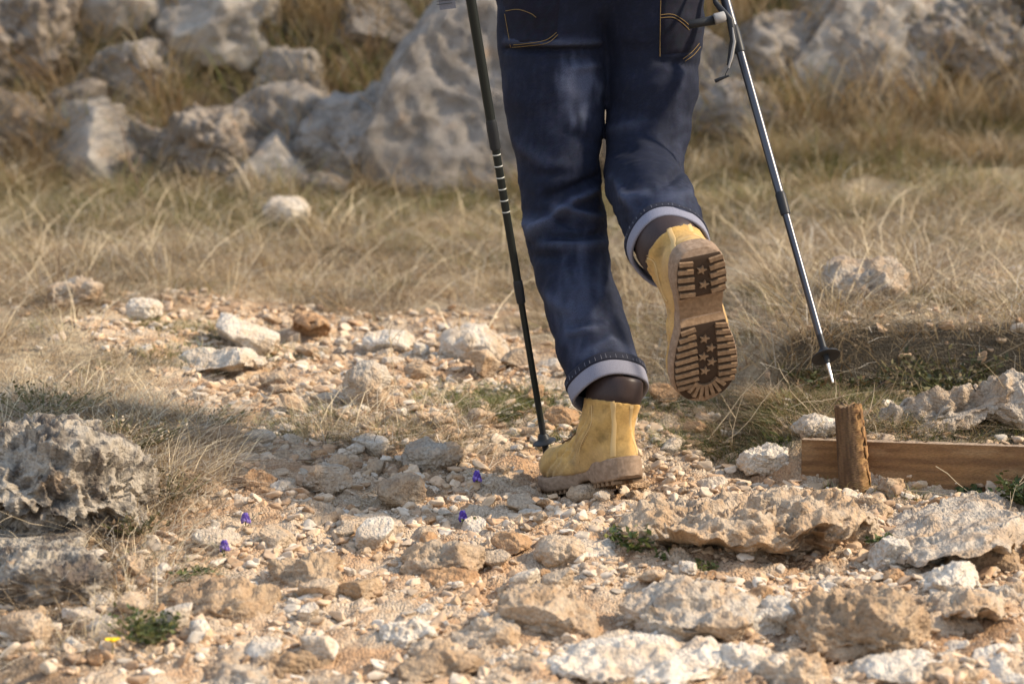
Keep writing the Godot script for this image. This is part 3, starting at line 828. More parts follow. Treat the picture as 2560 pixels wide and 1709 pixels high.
# folds of the cloth seen from behind: x, y to x, y, height, width
const FOLDS := [
	[0.071, 0.860, 0.177, 0.900, -0.006, 0.009],
	[0.038, 0.781, 0.124, 0.853, 0.007, 0.010],
	[0.124, 0.853, 0.174, 0.872, 0.006, 0.009],
	[0.084, 0.841, 0.178, 0.816, 0.006, 0.008],
	[0.080, 0.820, 0.147, 0.797, -0.005, 0.007],
	[0.018, 0.802, 0.058, 0.802, 0.007, 0.014],
	[0.080, 0.782, 0.181, 0.788, -0.006, 0.007],
	[0.058, 0.765, 0.187, 0.765, 0.005, 0.009],
	[0.036, 0.740, 0.103, 0.748, -0.004, 0.008],
	[-0.013, 1.157, 0.179, 1.157, -0.007, 0.006],
	[-0.008, 1.171, 0.172, 1.169, 0.006, 0.010],
	[0.075, 1.137, 0.179, 1.143, -0.003, 0.006],
	[0.110, 1.115, 0.179, 1.124, 0.003, 0.008],
	[0.112, 0.602, 0.162, 0.613, 0.004, 0.006],
	[0.116, 0.617, 0.170, 0.626, -0.004, 0.007],
	[0.139, 0.561, 0.192, 0.590, 0.006, 0.009],
	[0.192, 0.590, 0.248, 0.554, 0.006, 0.009],
	[0.148, 0.547, 0.237, 0.547, -0.005, 0.010],
	[0.058, 0.673, 0.103, 0.646, 0.003, 0.012],
	[0.156, 0.708, 0.200, 0.691, -0.003, 0.010],
	[0.111, 0.992, 0.174, 0.966, -0.003, 0.012],
	[0.014, 0.966, 0.076, 0.921, 0.003, 0.014],
	[0.031, 0.904, 0.111, 0.908, -0.003, 0.010],
	[0.341, 0.921, 0.288, 0.904, -0.006, 0.008],
	[0.268, 0.853, 0.311, 0.866, -0.005, 0.006],
	[0.217, 0.868, 0.262, 0.882, 0.005, 0.008],
	[0.199, 0.904, 0.235, 0.851, 0.004, 0.008],
	[0.195, 0.842, 0.235, 0.797, -0.005, 0.008],
	[0.323, 0.966, 0.358, 0.992, -0.003, 0.010],
	[0.199, 0.948, 0.243, 0.966, -0.004, 0.010],
	[0.199, 0.992, 0.261, 1.010, 0.003, 0.012],
	[0.295, 1.132, 0.374, 1.124, -0.004, 0.009],
	[0.288, 0.877, 0.368, 0.886, 0.003, 0.010],
]
const STITCHES := [
	[Vector2(0.297, 1.254), Vector2(0.297, 1.202), Vector2(0.298, 1.142)],
	[Vector2(0.297, 1.225), Vector2(0.322, 1.226), Vector2(0.344, 1.215), Vector2(0.362, 1.200)],
	[Vector2(0.297, 1.219), Vector2(0.322, 1.220), Vector2(0.341, 1.210), Vector2(0.358, 1.195)],
	[Vector2(0.350, 1.132), Vector2(0.369, 1.145), Vector2(0.384, 1.161)],
	[Vector2(0.346, 1.137), Vector2(0.365, 1.151), Vector2(0.381, 1.168)],
	[Vector2(-0.015, 1.227), Vector2(-0.009, 1.194), Vector2(-0.003, 1.160)],
	[Vector2(-0.000, 1.160), Vector2(0.031, 1.163), Vector2(0.070, 1.169), Vector2(0.092, 1.186)],
	[Vector2(-0.013, 1.233), Vector2(0.012, 1.236), Vector2(0.037, 1.228), Vector2(0.048, 1.220)],
	[Vector2(0.003, 1.165), Vector2(0.031, 1.168), Vector2(0.068, 1.175), Vector2(0.089, 1.190)],
]
# where the denim is worn pale, the left calf also painted sunlit: x, y, half width, half height, how much
const WORN_AND_SUNLIT := [[0.135, 1.08, 0.05, 0.075, 0.9], [0.135, 0.66, 0.06, 0.13, 0.55], [0.30, 0.86, 0.07, 0.05, 0.25], [0.10, 1.0, 0.07, 0.1, 0.15], [0.12, 0.80, 0.07, 0.05, 0.15], [0.345, 1.03, 0.02, 0.12, 0.2]]

var jeans_field := Field.new()

func chain(f: Field, joints: Array) -> void:
	for k in joints.size() - 1:
		f.bones.append([joints[k][0], joints[k + 1][0], joints[k][1], joints[k + 1][1]])

func fold(p: Vector3) -> float:
	var q := Vector2(p.x, p.y)
	var s := 0.0
	for f in FOLDS:
		var a := Vector2(f[0], f[1])
		var b := Vector2(f[2], f[3])
		if absf(q.y - (a.y + b.y) * 0.5) > 0.12: continue
		var e := seg2(q, a, b)
		if e.x > f[5] * 3.0: continue
		s += f[4] * exp(-e.x * e.x / (f[5] * f[5])) * (0.55 + 0.45 * sin(e.y * PI))
	return s * 2.3

func cloth(p: Vector3) -> float:
	return n_cloth.get_noise_3d(p.x * 9.0, p.y * 14.0, p.z * 9.0) * 0.0045 + absf(n_cloth.get_noise_3d(p.x * 16.0 + 7.0, p.y * 30.0, p.z * 16.0)) * -0.0045 * (0.35 + 0.65 * exp(-pow((p.y - 0.82) / 0.10, 2.0)))

# the cloth behind: from z towards -z until the jeans are met
func on_jeans(q: Vector2, out := 0.001) -> Vector3:
	var p := Vector3(q.x, q.y, -4.7)
	for k in 60:
		var d := jeans_field.at(p, jeans_field.bones)
		if d < 0.0006: break
		p.z -= d * 0.9
	p.z += fold(p) + cloth(p) + out
	return p

func cuff(parent: Node, at: Vector3, ax: Vector3, rad: float) -> void:
	var t := along(at, ax, Vector3(0, 0, 1))
	var wob := func(st: Shape, amp: float) -> void:
		var inv := t.affine_inverse()
		for k in st.v.size():
			var p := inv * st.v[k]
			var an := atan2(p.z, p.x)
			var f := 1.0 + amp * (sin(an * 2.0 + 0.6) * 0.03 + sin(an * 5.0 + 1.0) * 0.012)
			p.x *= f; p.z *= f
			p.y += sin(an * 3.0 + 2.0) * 0.003
			st.v[k] = t * p
	var a := lathe([[rad - 0.006, 0.03], [rad - 0.005, 0.004], [rad - 0.002, -0.001], [rad + 0.002, -0.001], [rad + 0.003, 0.003], [rad + 0.0045, 0.016], [rad + 0.0042, 0.030], [rad + 0.002, 0.032]], t, 64)
	wob.call(a, 1.0)
	var c := put("cuff", a.done(), mats.denim_inside, parent)
	var b := lathe([[rad + 0.002, 0.0295], [rad + 0.0055, 0.030], [rad + 0.0070, 0.033], [rad + 0.0068, 0.045], [rad + 0.005, 0.048], [rad - 0.002, 0.047]], t, 64)
	wob.call(b, 1.0)
	put("hem", b.done(), mats.denim_dark, parent)
	# short worn ticks across the hem
	var st := Shape.new()
	var rg := RandomNumberGenerator.new()
	rg.seed = int(at.x * 1e4)
	for k in 46:
		var an := TAU * (k + rg.randf_range(-0.3, 0.3)) / 46.0
		var f := 1.0 + sin(an * 2.0 + 0.6) * 0.03 + sin(an * 5.0 + 1.0) * 0.012
		var o := Vector3(cos(an) * f, 0, sin(an) * f)
		var dy := sin(an * 3.0 + 2.0) * 0.003
		var y0 := 0.0325 + rg.randf() * 0.002
		st.add_tube([t * (o * (rad + 0.0068) + Vector3(0, y0 + dy, 0)), t * (o * (rad + 0.0067) + Vector3(0, y0 + rg.randf_range(0.004, 0.011) + dy, 0))], [0.0009, 0.0006], 4)
	put("stitching", st.done(), mats.worn, parent)

func make_jeans(person: Node) -> void:
	var f := jeans_field
	f.k = 0.012
	chain(f, LEG_L)
	chain(f, LEG_R)
	for b in f.bones:
		b[2] *= 0.985
		b[3] *= 0.985
	f.bones.append([Vector3(0.085, 1.30, -5.29), Vector3(0.278, 1.30, -5.29), 0.118, 0.118])
	f.bones.append([Vector3(0.11, 1.40, -5.29), Vector3(0.25, 1.40, -5.29), 0.12, 0.12])
	f.bones.append([Vector3(0.095, 1.285, -5.25), Vector3(0.09, 1.22, -5.25), 0.105, 0.095])
	f.bones.append([Vector3(0.272, 1.285, -5.25), Vector3(0.277, 1.22, -5.25), 0.105, 0.09])
	f.cuts = [[CUFF_L + AX_L * 0.02, -AX_L.normalized() * 1.0], [Vector3(0, 1.48, 0), Vector3.UP]]
	# the cut at the left hem only holds near it; the right leg ends by itself
	f.cuts = [[Vector3(0, 1.48, 0), Vector3.UP]]
	var st := f.mesh(Vector3(-0.10, 0.38, -5.48), Vector3(0.48, 1.52, -4.74), 0.0062)
	var n := st.normals()
	for k in st.v.size():
		var p := st.v[k]
		var rear := smoothstep(-0.1, 0.5, n[k].z + n[k].y * 0.3)
		var hem := minf(smoothstep(0.045, 0.10, (p - CUFF_L).dot(AX_L)) if p.distance_to(CUFF_L) < 0.16 else 1.0, smoothstep(0.045, 0.10, (p - CUFF_R).dot(AX_R)) if p.distance_to(CUFF_R) < 0.16 else 1.0)
		st.v[k] = p + n[k] * (fold(p) * rear + cloth(p)) * hem
		var c := Vector3(0.0135, 0.0170, 0.034)
		var pale := 0.0
		for w in WORN_AND_SUNLIT:
			var e := Vector2((p.x - w[0]) / w[2], (p.y - w[1]) / w[3]).length()
			pale += w[4] * (1.0 - smoothstep(0.2, 1.1, e + n_cloth.get_noise_3d(p.x * 40.0, p.y * 12.0, 3.0) * 0.5)) * rear
		pale += maxf(0.0, fold(p) * 45.0) * rear + n_cloth.get_noise_3d(p.x * 60.0, p.y * 10.0, p.z * 60.0) * 0.09 + n_cloth.get_noise_3d(p.x * 260.0, p.y * 60.0, p.z * 260.0) * 0.09
		c = c.lerp(Vector3(0.085, 0.10, 0.155), clampf(pale, 0.0, 1.0))
		st.c.append(Color(c.x, c.y, c.z))
	# leave open what hangs below the hems
	var keep := PackedInt32Array()
	for k in range(0, st.i.size(), 3):
		var p := st.v[st.i[k]]
		if (p - CUFF_L).dot(AX_L) < 0.016 and p.distance_to(CUFF_L) < 0.13: continue
		if (p - CUFF_R).dot(AX_R) < 0.016 and p.distance_to(CUFF_R) < 0.13: continue
		keep.append(st.i[k]); keep.append(st.i[k + 1]); keep.append(st.i[k + 2])
	st.i = keep
	var jeans := put("jeans", st.done(), mats.denim, person)
	cuff(jeans, CUFF_L, AX_L, 0.0765)
	cuff(jeans, CUFF_R + Vector3(-0.004, -0.007, 0.0), AX_R, 0.0765)
	for s in STITCHES:
		var pts := []
		var rad := []
		var c := Curve3D.new()
		for q: Vector2 in s: pts.append(q)
		var fine := []
		for k in pts.size() - 1:
			var a: Vector2 = pts[maxi(k - 1, 0)]
			var b: Vector2 = pts[mini(k + 2, pts.size() - 1)]
			for j in 6: fine.append(pts[k].cubic_interpolate(pts[k + 1], a, b, j / 6.0))
		fine.append(pts[-1])
		var line := []
		for q in fine:
			line.append(on_jeans(q, 0.0030)); rad.append(0.0007)
		var t := Shape.new()
		t.add_tube(line, rad, 5)
		put("stitching", t.done(), mats.thread, jeans)
	# patch pockets stand 2 mm proud of the seat
	for q in [[[Vector2(0.297, 1.142), Vector2(0.384, 1.15), Vector2(0.392, 1.26), Vector2(0.297, 1.27)]], [[Vector2(-0.014, 1.158), Vector2(0.092, 1.178), Vector2(0.10, 1.27), Vector2(-0.02, 1.27)]]]:
		var w: Array = q[0]
		var g := Shape.new()
		for a in 17:
			for b in 17:
				var u := a / 16.0
				var v := b / 16.0
				var e: Vector2 = w[0].lerp(w[1], u).lerp(w[3].lerp(w[2], u), v)
				var rim := minf(minf(u, 1.0 - u), minf(v, 1.0 - v))
				g.v.append(on_jeans(e, 0.0022 if rim > 0.01 else -0.002))
				g.c.append(Color(0.014, 0.015, 0.026) * (1.0 + n_cloth.get_noise_2d(e.x * 80.0, e.y * 30.0) * 0.3))
		for a in 16:
			for b in 16:
				g.quad(a * 17 + b, (a + 1) * 17 + b, (a + 1) * 17 + b + 1, a * 17 + b + 1)
		put("back_pocket", g.done(), mats.denim, jeans)

# outline of a sole: half widths left and right of the middle line at distances from the heel
const SOLE := [[-0.004, -0.010, 0.010], [-0.0025, -0.018, 0.018], [0.001, -0.0255, 0.0255], [0.007, -0.032, 0.032], [0.016, -0.0365, 0.0365], [0.03, -0.0395, 0.0395], [0.055, -0.041, 0.041], [0.085, -0.038, 0.037], [0.115, -0.037, 0.034], [0.145, -0.041, 0.036], [0.175, -0.050, 0.045], [0.205, -0.056, 0.050], [0.232, -0.057, 0.050], [0.255, -0.053, 0.046], [0.272, -0.045, 0.038], [0.284, -0.035, 0.028], [0.292, -0.024, 0.017], [0.296, -0.012, 0.005]]

func sole_side(x: float, which: int) -> float:
	for k in SOLE.size() - 1:
		if x <= SOLE[k + 1][0]:
			return lerpf(SOLE[k][which], SOLE[k + 1][which], clampf((x - SOLE[k][0]) / (SOLE[k + 1][0] - SOLE[k][0]), 0.0, 1.0))
	return SOLE[-1][which]

func sole_top(x: float) -> float: return lerpf(0.044, 0.030, smoothstep(0.06, 0.17, x)) + smoothstep(0.22, 0.3, x) * 0.010
func sole_low(x: float) -> float: return 0.009 * smoothstep(0.082, 0.09, x) * (1.0 - smoothstep(0.125, 0.14, x)) + smoothstep(0.22, 0.3, x) * 0.013 + (1.0 - smoothstep(-0.004, 0.014, x)) * 0.006

# a boot in its own axes: x from heel to toe, y up from the sole, z to the wearer's right; flip = left foot
func make_boot(person: Node, at: Transform3D, flip: bool, shaft_to: Vector3, lean: Vector3) -> void:
	var sgn := -1.0 if flip else 1.0
	var f := Field.new()
	f.k = 0.024
	var sh := at.affine_inverse() * shaft_to
	var top := Vector3(0.052, 0.06, 0.0).lerp(sh, 1.0)
	f.bones = [
		[Vector3(0.042, 0.060, 0), Vector3(0.046, 0.10, 0), 0.037, 0.035],
		[Vector3(0.040, 0.048, 0), Vector3(0.10, 0.045, 0), 0.036, 0.036],
		[Vector3(0.046, 0.10, 0), sh + Vector3(-0.014, 0, 0), 0.036, 0.047],
		[Vector3(0.085, 0.09, 0), sh + Vector3(0.016, 0, 0), 0.043, 0.047],
		[Vector3(0.085, 0.085, 0), Vector3(0.165, 0.062, 0), 0.042, 0.036],
		[Vector3(0.10, 0.05, 0), Vector3(0.19, 0.045, 0.006 * sgn), 0.036, 0.036],
		[Vector3(0.17, 0.052, -0.012 * sgn), Vector3(0.243, 0.056, -0.014 * sgn), 0.035, 0.033],
		[Vector3(0.17, 0.050, 0.012 * sgn), Vector3(0.240, 0.052, 0.012 * sgn), 0.033, 0.031],
		[Vector3(0.24, 0.055, -0.006 * sgn), Vector3(0.256, 0.055, -0.006 * sgn), 0.034, 0.031],
	]
	var ax := (sh - Vector3(0.06, 0.09, 0)).normalized()
	f.cuts = [[Vector3(0, 0.026, 0), Vector3.DOWN], [sh, ax]]
	var st := f.mesh(Vector3(-0.03, 0.0, -0.08), Vector3(0.32, 0.24, 0.08), 0.0042)
	var n := st.normals()
	for k in st.v.size():
		var p := st.v[k]
		# creases across the instep and over the toes, a slack shaft
		var crease := 0.0
		for q in [[0.175, 0.004], [0.198, 0.0035], [0.15, 0.003]]:
			crease -= q[1] * 1.6 * exp(-pow((p.x + p.y * 0.35 - q[0] - 0.02) / 0.006, 2.0)) * smoothstep(0.045, 0.07, p.y)
		for q in [[0.112, 0.003], [0.128, 0.0035], [0.096, 0.002]]:
			crease -= q[1] * 1.6 * exp(-pow((p.y + (p.x - 0.06) * 0.5 - q[0]) / 0.006, 2.0)) * smoothstep(0.045, 0.09, p.x)
		st.v[k] = at * (p + n[k] * (crease + n_cloth.get_noise_3dv(p * 22.0) * 0.0016))
		var c := Vector3(0.47, 0.285, 0.09)
		var v := n_tone.get_noise_3dv(p * 14.0) * 0.34 + n_tone.get_noise_3dv(p * 55.0) * 0.22 - smoothstep(0.28, 0.5, n_tone.get_noise_3dv(p * 38.0 + Vector3(2, 7, 4))) * 0.25
		c *= 1.0 + v
		var dusty := smoothstep(0.08, 0.03, p.y) * 0.35 + maxf(0.0, n_tone.get_noise_3dv(p * 25.0 + Vector3(9, 9, 9))) * 0.3
		c = c.lerp(Vector3(0.48, 0.34, 0.17), clampf(dusty, 0.0, 0.6))
		st.c.append(Color(c.x, c.y, c.z))
	var boot := put("boot", st.done(), mats.nubuck, person)
	# sole
	var so := Shape.new()
	var xs := []
	for k in SOLE.size() - 1:
		for j in 4: xs.append(lerpf(SOLE[k][0], SOLE[k + 1][0], j / 4.0))
	xs.append(SOLE[-1][0])
	var ring := 14
	for x in xs:
		var l := sole_side(x, 1) * 1.0
		var rt := sole_side(x, 2)
		if flip:
			var sw := l
			l = -rt
			rt = -sw
		var lo := sole_low(x)
		var hi := sole_top(x)
		var mid := (l + rt) * 0.5
		# once round the section, from the bottom right
		var sec := [Vector2(rt - 0.006, lo), Vector2(rt - 0.0015, lo + 0.0015), Vector2(rt, lo + 0.006), Vector2(rt + 0.001, (lo + hi) * 0.5), Vector2(rt, hi - 0.004), Vector2(rt - 0.002, hi - 0.001), Vector2(rt - 0.010, hi),
			Vector2(l + 0.010, hi), Vector2(l + 0.002, hi - 0.001), Vector2(l, hi - 0.004), Vector2(l - 0.001, (lo + hi) * 0.5), Vector2(l, lo + 0.006), Vector2(l + 0.0015, lo + 0.0015), Vector2(l + 0.006, lo)]
		for s: Vector2 in sec:
			so.v.append(at * Vector3(x, s.y, clampf(s.x, l - 0.002, rt + 0.002) if rt - l > 0.02 else mid + (s.x - mid)))
	for j in xs.size() - 1:
		for s in ring:
			var s2 := (s + 1) % ring
			so.quad(j * ring + s, (j + 1) * ring + s, (j + 1) * ring + s2, j * ring + s2)
	for e in [0, xs.size() - 1]:
		for s in range(1, ring - 1):
			if e == 0: so.tri(0, s, s + 1)
			else: so.tri(e * ring, e * ring + s + 1, e * ring + s)
	put("sole", so.done(), mats.gum, boot)
	for q in [[0.008, 0.084, 0], [0.0845, 0.1375, 1], [0.138, 0.286, 0]]:
		var plate := Shape.new()
		for k in 25:
			var px := lerpf(q[0], q[1], k / 24.0)
			var a := sole_side(px, 1) * 0.95
			var b := sole_side(px, 2) * 0.95
			if flip:
				var sw := a
				a = -b
				b = -sw
			plate.v.append(at * Vector3(px, sole_low(px) - 0.0008, a)); plate.v.append(at * Vector3(px, sole_low(px) - 0.0008, b))
		for k in 24: plate.quad(k * 2, k * 2 + 2, k * 2 + 3, k * 2 + 1)
		put("arch" if q[2] else "tread_bed", plate.done(), mats.tread if q[2] else mats.tread_bed, boot)
	# tread: bars along both edges and stars down the middle
	var lug := func(a: Vector2, b: Vector2, wide: float) -> void:
		var g := Shape.new()
		var m2 := (a + b) * 0.5
		var dir := Vector3(b.x - a.x, 0, b.y - a.y)
		var y := minf(sole_low(a.x), sole_low(b.x))
		var bs := Basis(dir.normalized(), Vector3.UP, dir.normalized().cross(Vector3.UP))
		g.add_box(at * Transform3D(bs, Vector3(m2.x, y - 0.003, m2.y)), Vector3(dir.length(), 0.0075, wide))
		put("tread_bar", g.done(false), mats.tread, boot)
	var edge := func(x: float, side: int) -> float:
		var w := sole_side(x, 1) if (side < 0) != flip else sole_side(x, 2)
		return absf(w) * side
	for side in [-1, 1]:
		for k in 5:
			var x := 0.016 + k * 0.0145
			lug.call(Vector2(x, edge.call(x, side) * 0.93), Vector2(x + 0.003, 0.013 * side), 0.0072)
		for k in 9:
			var x := 0.148 + k * 0.0135
			lug.call(Vector2(x, edge.call(x, side) * 0.93), Vector2(x - 0.004 + k * 0.0003, 0.016 * side), 0.0068)
	for k in 7:
		var an := lerpf(-0.95, 0.95, k / 6.0)
		var o := Vector2(0.236, -0.004 if not flip else 0.004)
		var rim := 0.05
		lug.call(o + Vector2(cos(an) * rim, sin(an) * 0.036), o + Vector2(cos(an) * 0.022, sin(an) * 0.018), 0.006)
	for q in [Vector2(0.034, 0.0), Vector2(0.062, 0.002), Vector2(0.166, -0.003), Vector2(0.186, 0.006), Vector2(0.200, -0.007), Vector2(0.213, 0.006), Vector2(0.228, -0.006)]:
		var g := Shape.new()
		var y := sole_low(q.x) - 0.006
		for lay in 2:
			for k in 10:
				var an := TAU * k / 10.0 + 0.3
				var rr := (0.0085 if k % 2 == 0 else 0.0036)
				g.v.append(at * Vector3(q.x + cos(an) * rr, y + lay * 0.006, q.y + sin(an) * rr))
			g.v.append(at * Vector3(q.x, y + lay * 0.006, q.y))
		for k in 10:
			var k2 := (k + 1) % 10
			g.tri(10, k, k2)
			g.quad(k, 11 + k, 11 + k2, k2)
		put("tread_star", g.done(false), mats.tread, boot)
	# padded collar
	var t := at * along(sh - ax * 0.001, ax, Vector3(0, 0, 1))
	var col := lathe([[0.040, -0.012], [0.0465, -0.003], [0.0495, 0.003], [0.0510, 0.012], [0.0505, 0.028], [0.0490, 0.040], [0.046, 0.047], [0.042, 0.049], [0.039, 0.045], [0.036, 0.02]], t, 40, null, Vector2(1.0, 1.0))
	# the lathe is round; the shaft is longer than wide
	var inv := t.affine_inverse()
	for k in col.v.size():
		var p := inv * col.v[k]
		var fwd := (inv.basis * (at.basis * Vector3(1, 0, 0))).normalized()
		p += fwd * p.dot(fwd) * 0.20
		col.v[k] = t * p
	put("padded_collar", col.done(), mats.collar, boot)
	# pale seam strips up the back and from the arch to the collar, and the welt
	var surf := func(x0: Vector3, dir: Vector3) -> Vector3:
		var p := x0
		for k in 40:
			var d := f.at(p, f.bones)
			if d < 0.0004: break
			p += dir * d * 0.9
		return p
	for side in [-1.0, 1.0]:
		var pts := []
		var rad := []
		for k in 15:
			var y := lerpf(0.046, sh.y - 0.004, k / 14.0)
			var fx := lerpf(0.105, 0.045, smoothstep(0.0, 0.75, k / 14.0))
			pts.append(at * (surf.call(Vector3(fx, y, 0.12 * side), Vector3(0, 0, -side)) + Vector3(0, 0, 0.0002 * side)))
			rad.append(0.0013)
		var g := Shape.new()
		g.add_tube(pts, rad, 6)
		put("seam", g.done(), mats.seam, boot)
		var dots := Shape.new()
		for row in [-0.005, 0.005, 0.008]:
			for k in 30:
				var v := (k + 0.2) / 30.0
				var e := []
				for j in 3:
					var w := v + j * 0.010
					var fx: float = lerpf(0.105, 0.045, smoothstep(0.0, 0.75, w)) + row
					e.append(at * (surf.call(Vector3(fx, lerpf(0.048, sh.y - 0.006, w), 0.12 * side), Vector3(0, 0, -side)) + Vector3(0, 0, 0.0002 * side)))
				dots.add_tube(e, [0.0006, 0.0007, 0.0006], 4)
		put("stitching", dots.done(), mats.seam, boot)
	for side in [-1.0, 1.0]:
		var strip := Shape.new()
		for k in 17:
			var y := lerpf(0.046, sh.y - 0.003, k / 16.0)
			var zc: float = side * lerpf(0.027, 0.017, smoothstep(0.0, 0.6, k / 16.0))
			for e in [-1.0, -0.6, 0.6, 1.0]:
				var p: Vector3 = surf.call(Vector3(-0.08, y, zc + e * 0.0042), Vector3(1, 0, 0))
				strip.v.append(at * (p + Vector3(-0.0007 if absf(e) < 0.9 else 0.0006, 0, side * 0.0003)))
		for k in 16:
			for e in 3:
				strip.quad(k * 4 + e, k * 4 + e + 1, k * 4 + e + 5, k * 4 + e + 4)
		put("heel_strip", strip.done(), mats.seam, boot)
	# laces cross the instep
	var lace := Shape.new()
	for k in 5:
		var x := 0.105 + k * 0.017
		var pts := []
		var rad := []
		for j in 9:
			var z := lerpf(-0.026, 0.026, j / 8.0)
			pts.append(at * (surf.call(Vector3(x + (0.006 if k % 2 == 0 else -0.006) * j / 8.0 + 0.05, 0.22, z), Vector3(-0.3, -0.95, 0).normalized()) + Vector3(0.001, 0.001, 0)))
			rad.append(0.002)
		lace.add_tube(pts, rad, 6)
	put("laces", lace.done(), mats.lace, boot)

func hand(f: Field, wrist: Vector3, grip: Vector3, up: Vector3) -> void:
	# palm beside the grip, four fingers closed round it, the thumb over them
	var u := up.normalized()
	var to := grip - wrist
	to = (to - u * to.dot(u)).normalized()
	var s := u.cross(to)
	f.bones.append([wrist, grip - to * 0.036 - u * 0.012, 0.024, 0.024])
	f.bones.append([grip - to * 0.036 - u * 0.028, grip - to * 0.034 + u * 0.028, 0.019, 0.018])
	var long := [0.9, 1.0, 0.96, 0.8]
	for k in 4:
		var c := grip + u * (0.033 - k * 0.0205)
		var p := c - to * 0.036 + s * 0.012
		for j in 4:
			var an: float = 2.3 - j * 1.05 * long[k]
			var q := c + (to * cos(an) + s * sin(an)) * 0.0245
			f.bones.append([p, q, 0.0092 - j * 0.0005, 0.0090 - j * 0.0006])
			p = q
	var p := grip - to * 0.036 - s * 0.008 + u * 0.012
	for j in 3:
		var an := -2.2 + j * 0.95
		var q := grip + u * (0.03 + j * 0.006) + (to * cos(an) + s * sin(an)) * 0.0265
		f.bones.append([p, q, 0.0115 - j * 0.001, 0.0105 - j * 0.001])
		p = q

const HAND_L := Vector3(-0.133, 1.575, -4.918)
const HAND_R := Vector3(0.3560, 1.560, -5.388)

func make_person() -> void:
	var person := root("person", Vector3.ZERO, "person in dark rolled up jeans and wheat coloured boots walking uphill with two poles", "person")
	make_jeans(person)
	# boots
	var x := Vector3(-0.515, -0.250, -0.82).normalized()
	var z := x.cross(Vector3.UP).normalized()
	var tl := Transform3D(Basis(x * 1.02, z.cross(x) * 1.02, z * 1.04), Vector3(0.2324, 0.3300, -4.905))
	make_boot(person, tl, true, CUFF_L - AX_L * 0.016, AX_L)
	x = Vector3(0.095, -0.93, -0.34).normalized()
	var y := -(Vector3(0.27, -0.33, 0.90))
	y = (y - x * x.dot(y)).normalized()
	var tr := Transform3D(Basis(x * 1.08, y * 1.08, x.cross(y) * 1.24), Vector3(0.3465, 0.790, -4.710))
	make_boot(person, tr, false, CUFF_R - AX_R * 0.020, AX_R)
	# skin: one surface, mostly under the clothes
	var f := Field.new()
	f.k = 0.03
	var sl := Vector3(0.01, 1.76, -5.40)
	var sr := Vector3(0.36, 1.76, -5.40)
	var el := Vector3(-0.115, 1.50, -5.23)
	var er := Vector3(0.50, 1.53, -5.34)
	var wl := HAND_L + Vector3(0.0, -0.02, -0.085)
	var wr := HAND_R + Vector3(0.085, -0.02, 0.02)
	f.bones = [[Vector3(0.18, 1.36, -5.29), Vector3(0.18, 1.62, -5.36), 0.105, 0.12], [Vector3(0.18, 1.62, -5.36), Vector3(0.18, 1.74, -5.40), 0.12, 0.09], [sl, sr, 0.055, 0.055],
		[Vector3(0.18, 1.78, -5.42), Vector3(0.18, 1.90, -5.46), 0.055, 0.052], [Vector3(0.18, 1.955, -5.46), Vector3(0.18, 1.99, -5.48), 0.086, 0.088], [Vector3(0.18, 1.93, -5.51), Vector3(0.18, 1.90, -5.53), 0.06, 0.04],
		[Vector3(0.18, 1.94, -5.57), Vector3(0.18, 1.925, -5.59), 0.012, 0.014], [Vector3(0.092, 1.95, -5.47), Vector3(0.092, 1.93, -5.47), 0.014, 0.010], [Vector3(0.268, 1.95, -5.47), Vector3(0.268, 1.93, -5.47), 0.014, 0.010],
		[sl, el, 0.048, 0.038], [el, wl, 0.038, 0.027], [sr, er, 0.048, 0.038], [er, wr, 0.038, 0.027],
		[Vector3(0.09, 1.29, -5.29), Vector3(0.10, 0.84, -5.25), 0.07, 0.045], [Vector3(0.10, 0.84, -5.25), Vector3(0.195, 0.48, -4.99), 0.045, 0.034],
		[Vector3(0.277, 1.29, -5.29), Vector3(0.268, 0.92, -5.22), 0.07, 0.042], [Vector3(0.268, 0.92, -5.22), Vector3(0.306, 0.785, -4.87), 0.042, 0.034], [Vector3(0.09, 1.29, -5.29), Vector3(0.277, 1.29, -5.29), 0.085, 0.085]]
	f.k = 0.03
	var st := f.mesh(Vector3(-0.22, 0.40, -5.70), Vector3(0.56, 2.12, -4.78), 0.014)
	for q in [[wl, HAND_L, POLE_L[0] - POLE_L[1]], [wr, HAND_R, POLE_R[0] - POLE_R[1]]]:
		var hf := Field.new()
		hf.k = 0.006
		hand(hf, q[0], q[1], q[2])
		var hs := hf.mesh(q[1] - Vector3(0.12, 0.09, 0.12), q[1] + Vector3(0.12, 0.09, 0.12), 0.005)
		var b := st.v.size()
		st.v.append_array(hs.v)
		for k in hs.i: st.i.append(k + b)
	put("body", st.done(), mats.skin, person)
	# jacket
	var j := Field.new()
	j.k = 0.03
	j.bones = [[Vector3(0.11, 1.42, -5.30), Vector3(0.10, 1.66, -5.38), 0.125, 0.125], [Vector3(0.25, 1.42, -5.30), Vector3(0.26, 1.66, -5.38), 0.125, 0.125], [Vector3(0.03, 1.75, -5.40), Vector3(0.33, 1.75, -5.40), 0.075, 0.075],
		[Vector3(0.18, 1.70, -5.40), Vector3(0.18, 1.82, -5.43), 0.10, 0.068], [sl, el, 0.068, 0.056], [el, wl, 0.056, 0.042], [sr, er, 0.068, 0.056], [er, wr, 0.056, 0.042]]
	j.cuts = [[Vector3(0, 1.335, 0), Vector3.DOWN]]
	var js := j.mesh(Vector3(-0.24, 1.28, -5.62), Vector3(0.60, 1.96, -4.80), 0.012)
	var jn := js.normals()
	for k in js.v.size(): js.v[k] += jn[k] * n_cloth.get_noise_3dv(js.v[k] * 12.0) * 0.010
	put("jacket", js.done(), mats.jacket, person)
	var h := Field.new()
	h.k = 0.02
	h.bones = [[Vector3(0.18, 1.965, -5.445), Vector3(0.18, 2.0, -5.48), 0.094, 0.094], [Vector3(0.18, 1.93, -5.43), Vector3(0.18, 1.90, -5.425), 0.08, 0.065]]
